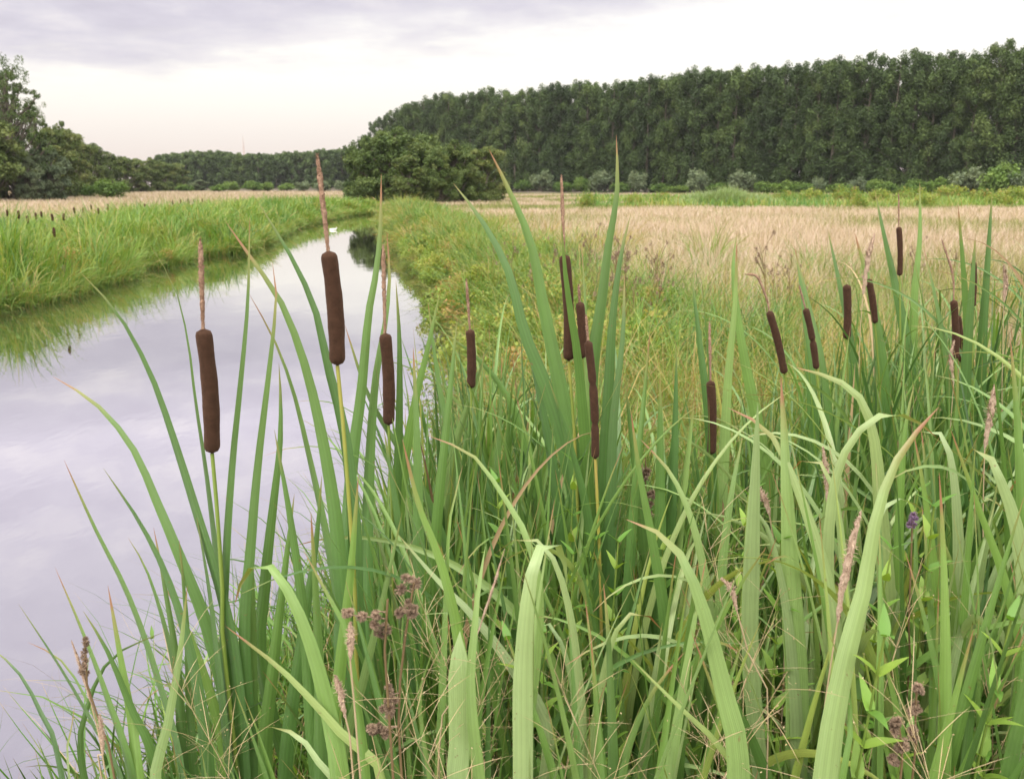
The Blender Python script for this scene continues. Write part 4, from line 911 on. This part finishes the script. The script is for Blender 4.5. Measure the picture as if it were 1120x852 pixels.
# floating weed by the central clump
n = 700; y = rng.uniform(3.2, 9, n); x = xr(y) - np.abs(rng.normal(0, .35, n)) - .02
p = np.stack([x, y, np.full(n, .006)], -1)
tag(mesh('floating_weed', *blades(p, rng.uniform(.05, .14, n), rng.uniform(.012, .03, n), np.full(n, 1.35), rng.uniform(-.1, .25, n), rng.random(n) * 6.283, np.ones(n), rng.uniform(0, .5, n), rng.random(n), 5, taper=.6), M['reed']), 'dark floating weed at the water edge beside the central clump', 'water weed', kind='stuff')

# ------------------------------------------------------------------ air
hv = np.array([[x_, y_, z_] for z_ in (-2.2, 34) for x_, y_ in ((-330, -60), (330, -60), (330, 420), (-330, 420))], float)
hm, hnt, hout = newmat('haze')
pv = nd(hnt, 'ShaderNodeVolumePrincipled'); pv.inputs['Color'].default_value = (.86, .88, .92, 1); pv.inputs['Density'].default_value = HAZE; pv.inputs['Anisotropy'].default_value = .1
hnt.links.new(pv.outputs[0], hout.inputs['Volume'])
tag(mesh('haze', hv, [(3, 2, 1, 0), (4, 5, 6, 7), (0, 1, 5, 4), (1, 2, 6, 5), (2, 3, 7, 6), (3, 0, 4, 7)], None, hm, smooth=False), 'thin evening haze over the river valley', 'haze', kind='stuff')

# ------------------------------------------------------------------ sky and light
W = bpy.data.worlds.new('World'); S.world = W; W.use_nodes = True; nt = W.node_tree; nt.nodes.clear()
SUN_EL, SUN_AZ = R(52), R(228)     # azimuth clockwise from +Y (north): behind the camera, to the left
out = nd(nt, 'ShaderNodeOutputWorld'); bg = nd(nt, 'ShaderNodeBackground'); nt.links.new(bg.outputs[0], out.inputs[0])
sky = nd(nt, 'ShaderNodeTexSky', sky_type='NISHITA', sun_disc=False); sky.sun_elevation = SUN_EL; sky.sun_rotation = SUN_AZ; sky.dust_density = 3
tc = nd(nt, 'ShaderNodeTexCoord'); sp = nd(nt, 'ShaderNodeSeparateXYZ'); nt.links.new(tc.outputs['Generated'], sp.inputs[0])
X_, Y_, Z_ = sp.outputs
zz = mth(nt, 'MAXIMUM', Z_, 0.0)
# cloud sheet: direction projected on a plane overhead
inv = mth(nt, 'DIVIDE', 1.0, mth(nt, 'ADD', zz, .10))
cb = nd(nt, 'ShaderNodeCombineXYZ'); nt.links.new(mth(nt, 'MULTIPLY', X_, inv), cb.inputs[0]); nt.links.new(mth(nt, 'MULTIPLY', Y_, inv), cb.inputs[1])
n1 = noise(nt, cb.outputs[0], .9, 6, .58); n2 = noise(nt, cb.outputs[0], 3.0, 5, .6)
base = ramp(nt, [(0, (.69, .59, .55)), (.05, (.77, .70, .65)), (.11, (.90, .86, .785)), (.2, (.88, .855, .82)), (.5, (.70, .67, .72)), (1, (.8, .78, .82))], zz)
thr = mth(nt, 'ADD', .158, mth(nt, 'MULTIPLY', X_, .10))
cv = mth(nt, 'SUBTRACT', mth(nt, 'ADD', zz, mth(nt, 'ADD', mth(nt, 'MULTIPLY', mth(nt, 'SUBTRACT', n1, .5), .16), mth(nt, 'MULTIPLY', mth(nt, 'SUBTRACT', n2, .5), .07))), thr)
mask = mrange(nt, cv, -.02, .045, 0, 1, True)
cl = ramp(nt, [(.3, (.77, .71, .84)), (.5, (.88, .82, .94)), (.7, (1.08, 1.01, 1.06))], n2)
upper = ramp(nt, [(0, (.62,) * 3), (.19, (.62,) * 3), (.27, (.96, .95, .96)), (.40, (.86,) * 3), (.58, (.70, .69, .71))], zz)
cl = mixc(nt, 1.0, cl, upper, 'MULTIPLY')
skyc = mixc(nt, mth(nt, 'MULTIPLY', mask, .9), base, cl)
# unseen sky overhead and behind the viewer, brightness added to light the scene
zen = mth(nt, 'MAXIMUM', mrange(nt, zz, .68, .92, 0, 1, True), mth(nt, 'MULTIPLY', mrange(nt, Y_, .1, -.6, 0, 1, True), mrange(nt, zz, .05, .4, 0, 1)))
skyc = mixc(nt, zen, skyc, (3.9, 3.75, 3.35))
nis = mixc(nt, 1.0, sky.outputs[0], (.1, .1, .1), 'MULTIPLY')
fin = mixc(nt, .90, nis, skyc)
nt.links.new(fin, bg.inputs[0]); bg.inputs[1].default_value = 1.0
sd = bpy.data.lights.new('sun', 'SUN'); sd.energy = 1.5; sd.angle = R(12); sd.color = (1, .91, .78)
so = bpy.data.objects.new('sun', sd); COL.objects.link(so); so.location = (0, 0, 40)
dirv = Vector((math.sin(SUN_AZ) * math.cos(SUN_EL), math.cos(SUN_AZ) * math.cos(SUN_EL), math.sin(SUN_EL)))
so.rotation_euler = dirv.to_track_quat('Z', 'Y').to_euler()

S.view_settings.view_transform = 'Standard'; S.view_settings.look = 'None'; S.view_settings.gamma = 1; S.view_settings.exposure = 0.42
S.view_settings.use_curve_mapping = False
S.render.engine = 'CYCLES'; S.cycles.use_denoising = True; S.cycles.max_bounces = 6; S.cycles.diffuse_bounces = 2; S.cycles.glossy_bounces = 3; S.cycles.transmission_bounces = 3
S.cycles.caustics_reflective = False; S.cycles.caustics_refractive = False; S.cycles.sample_clamp_indirect = 6
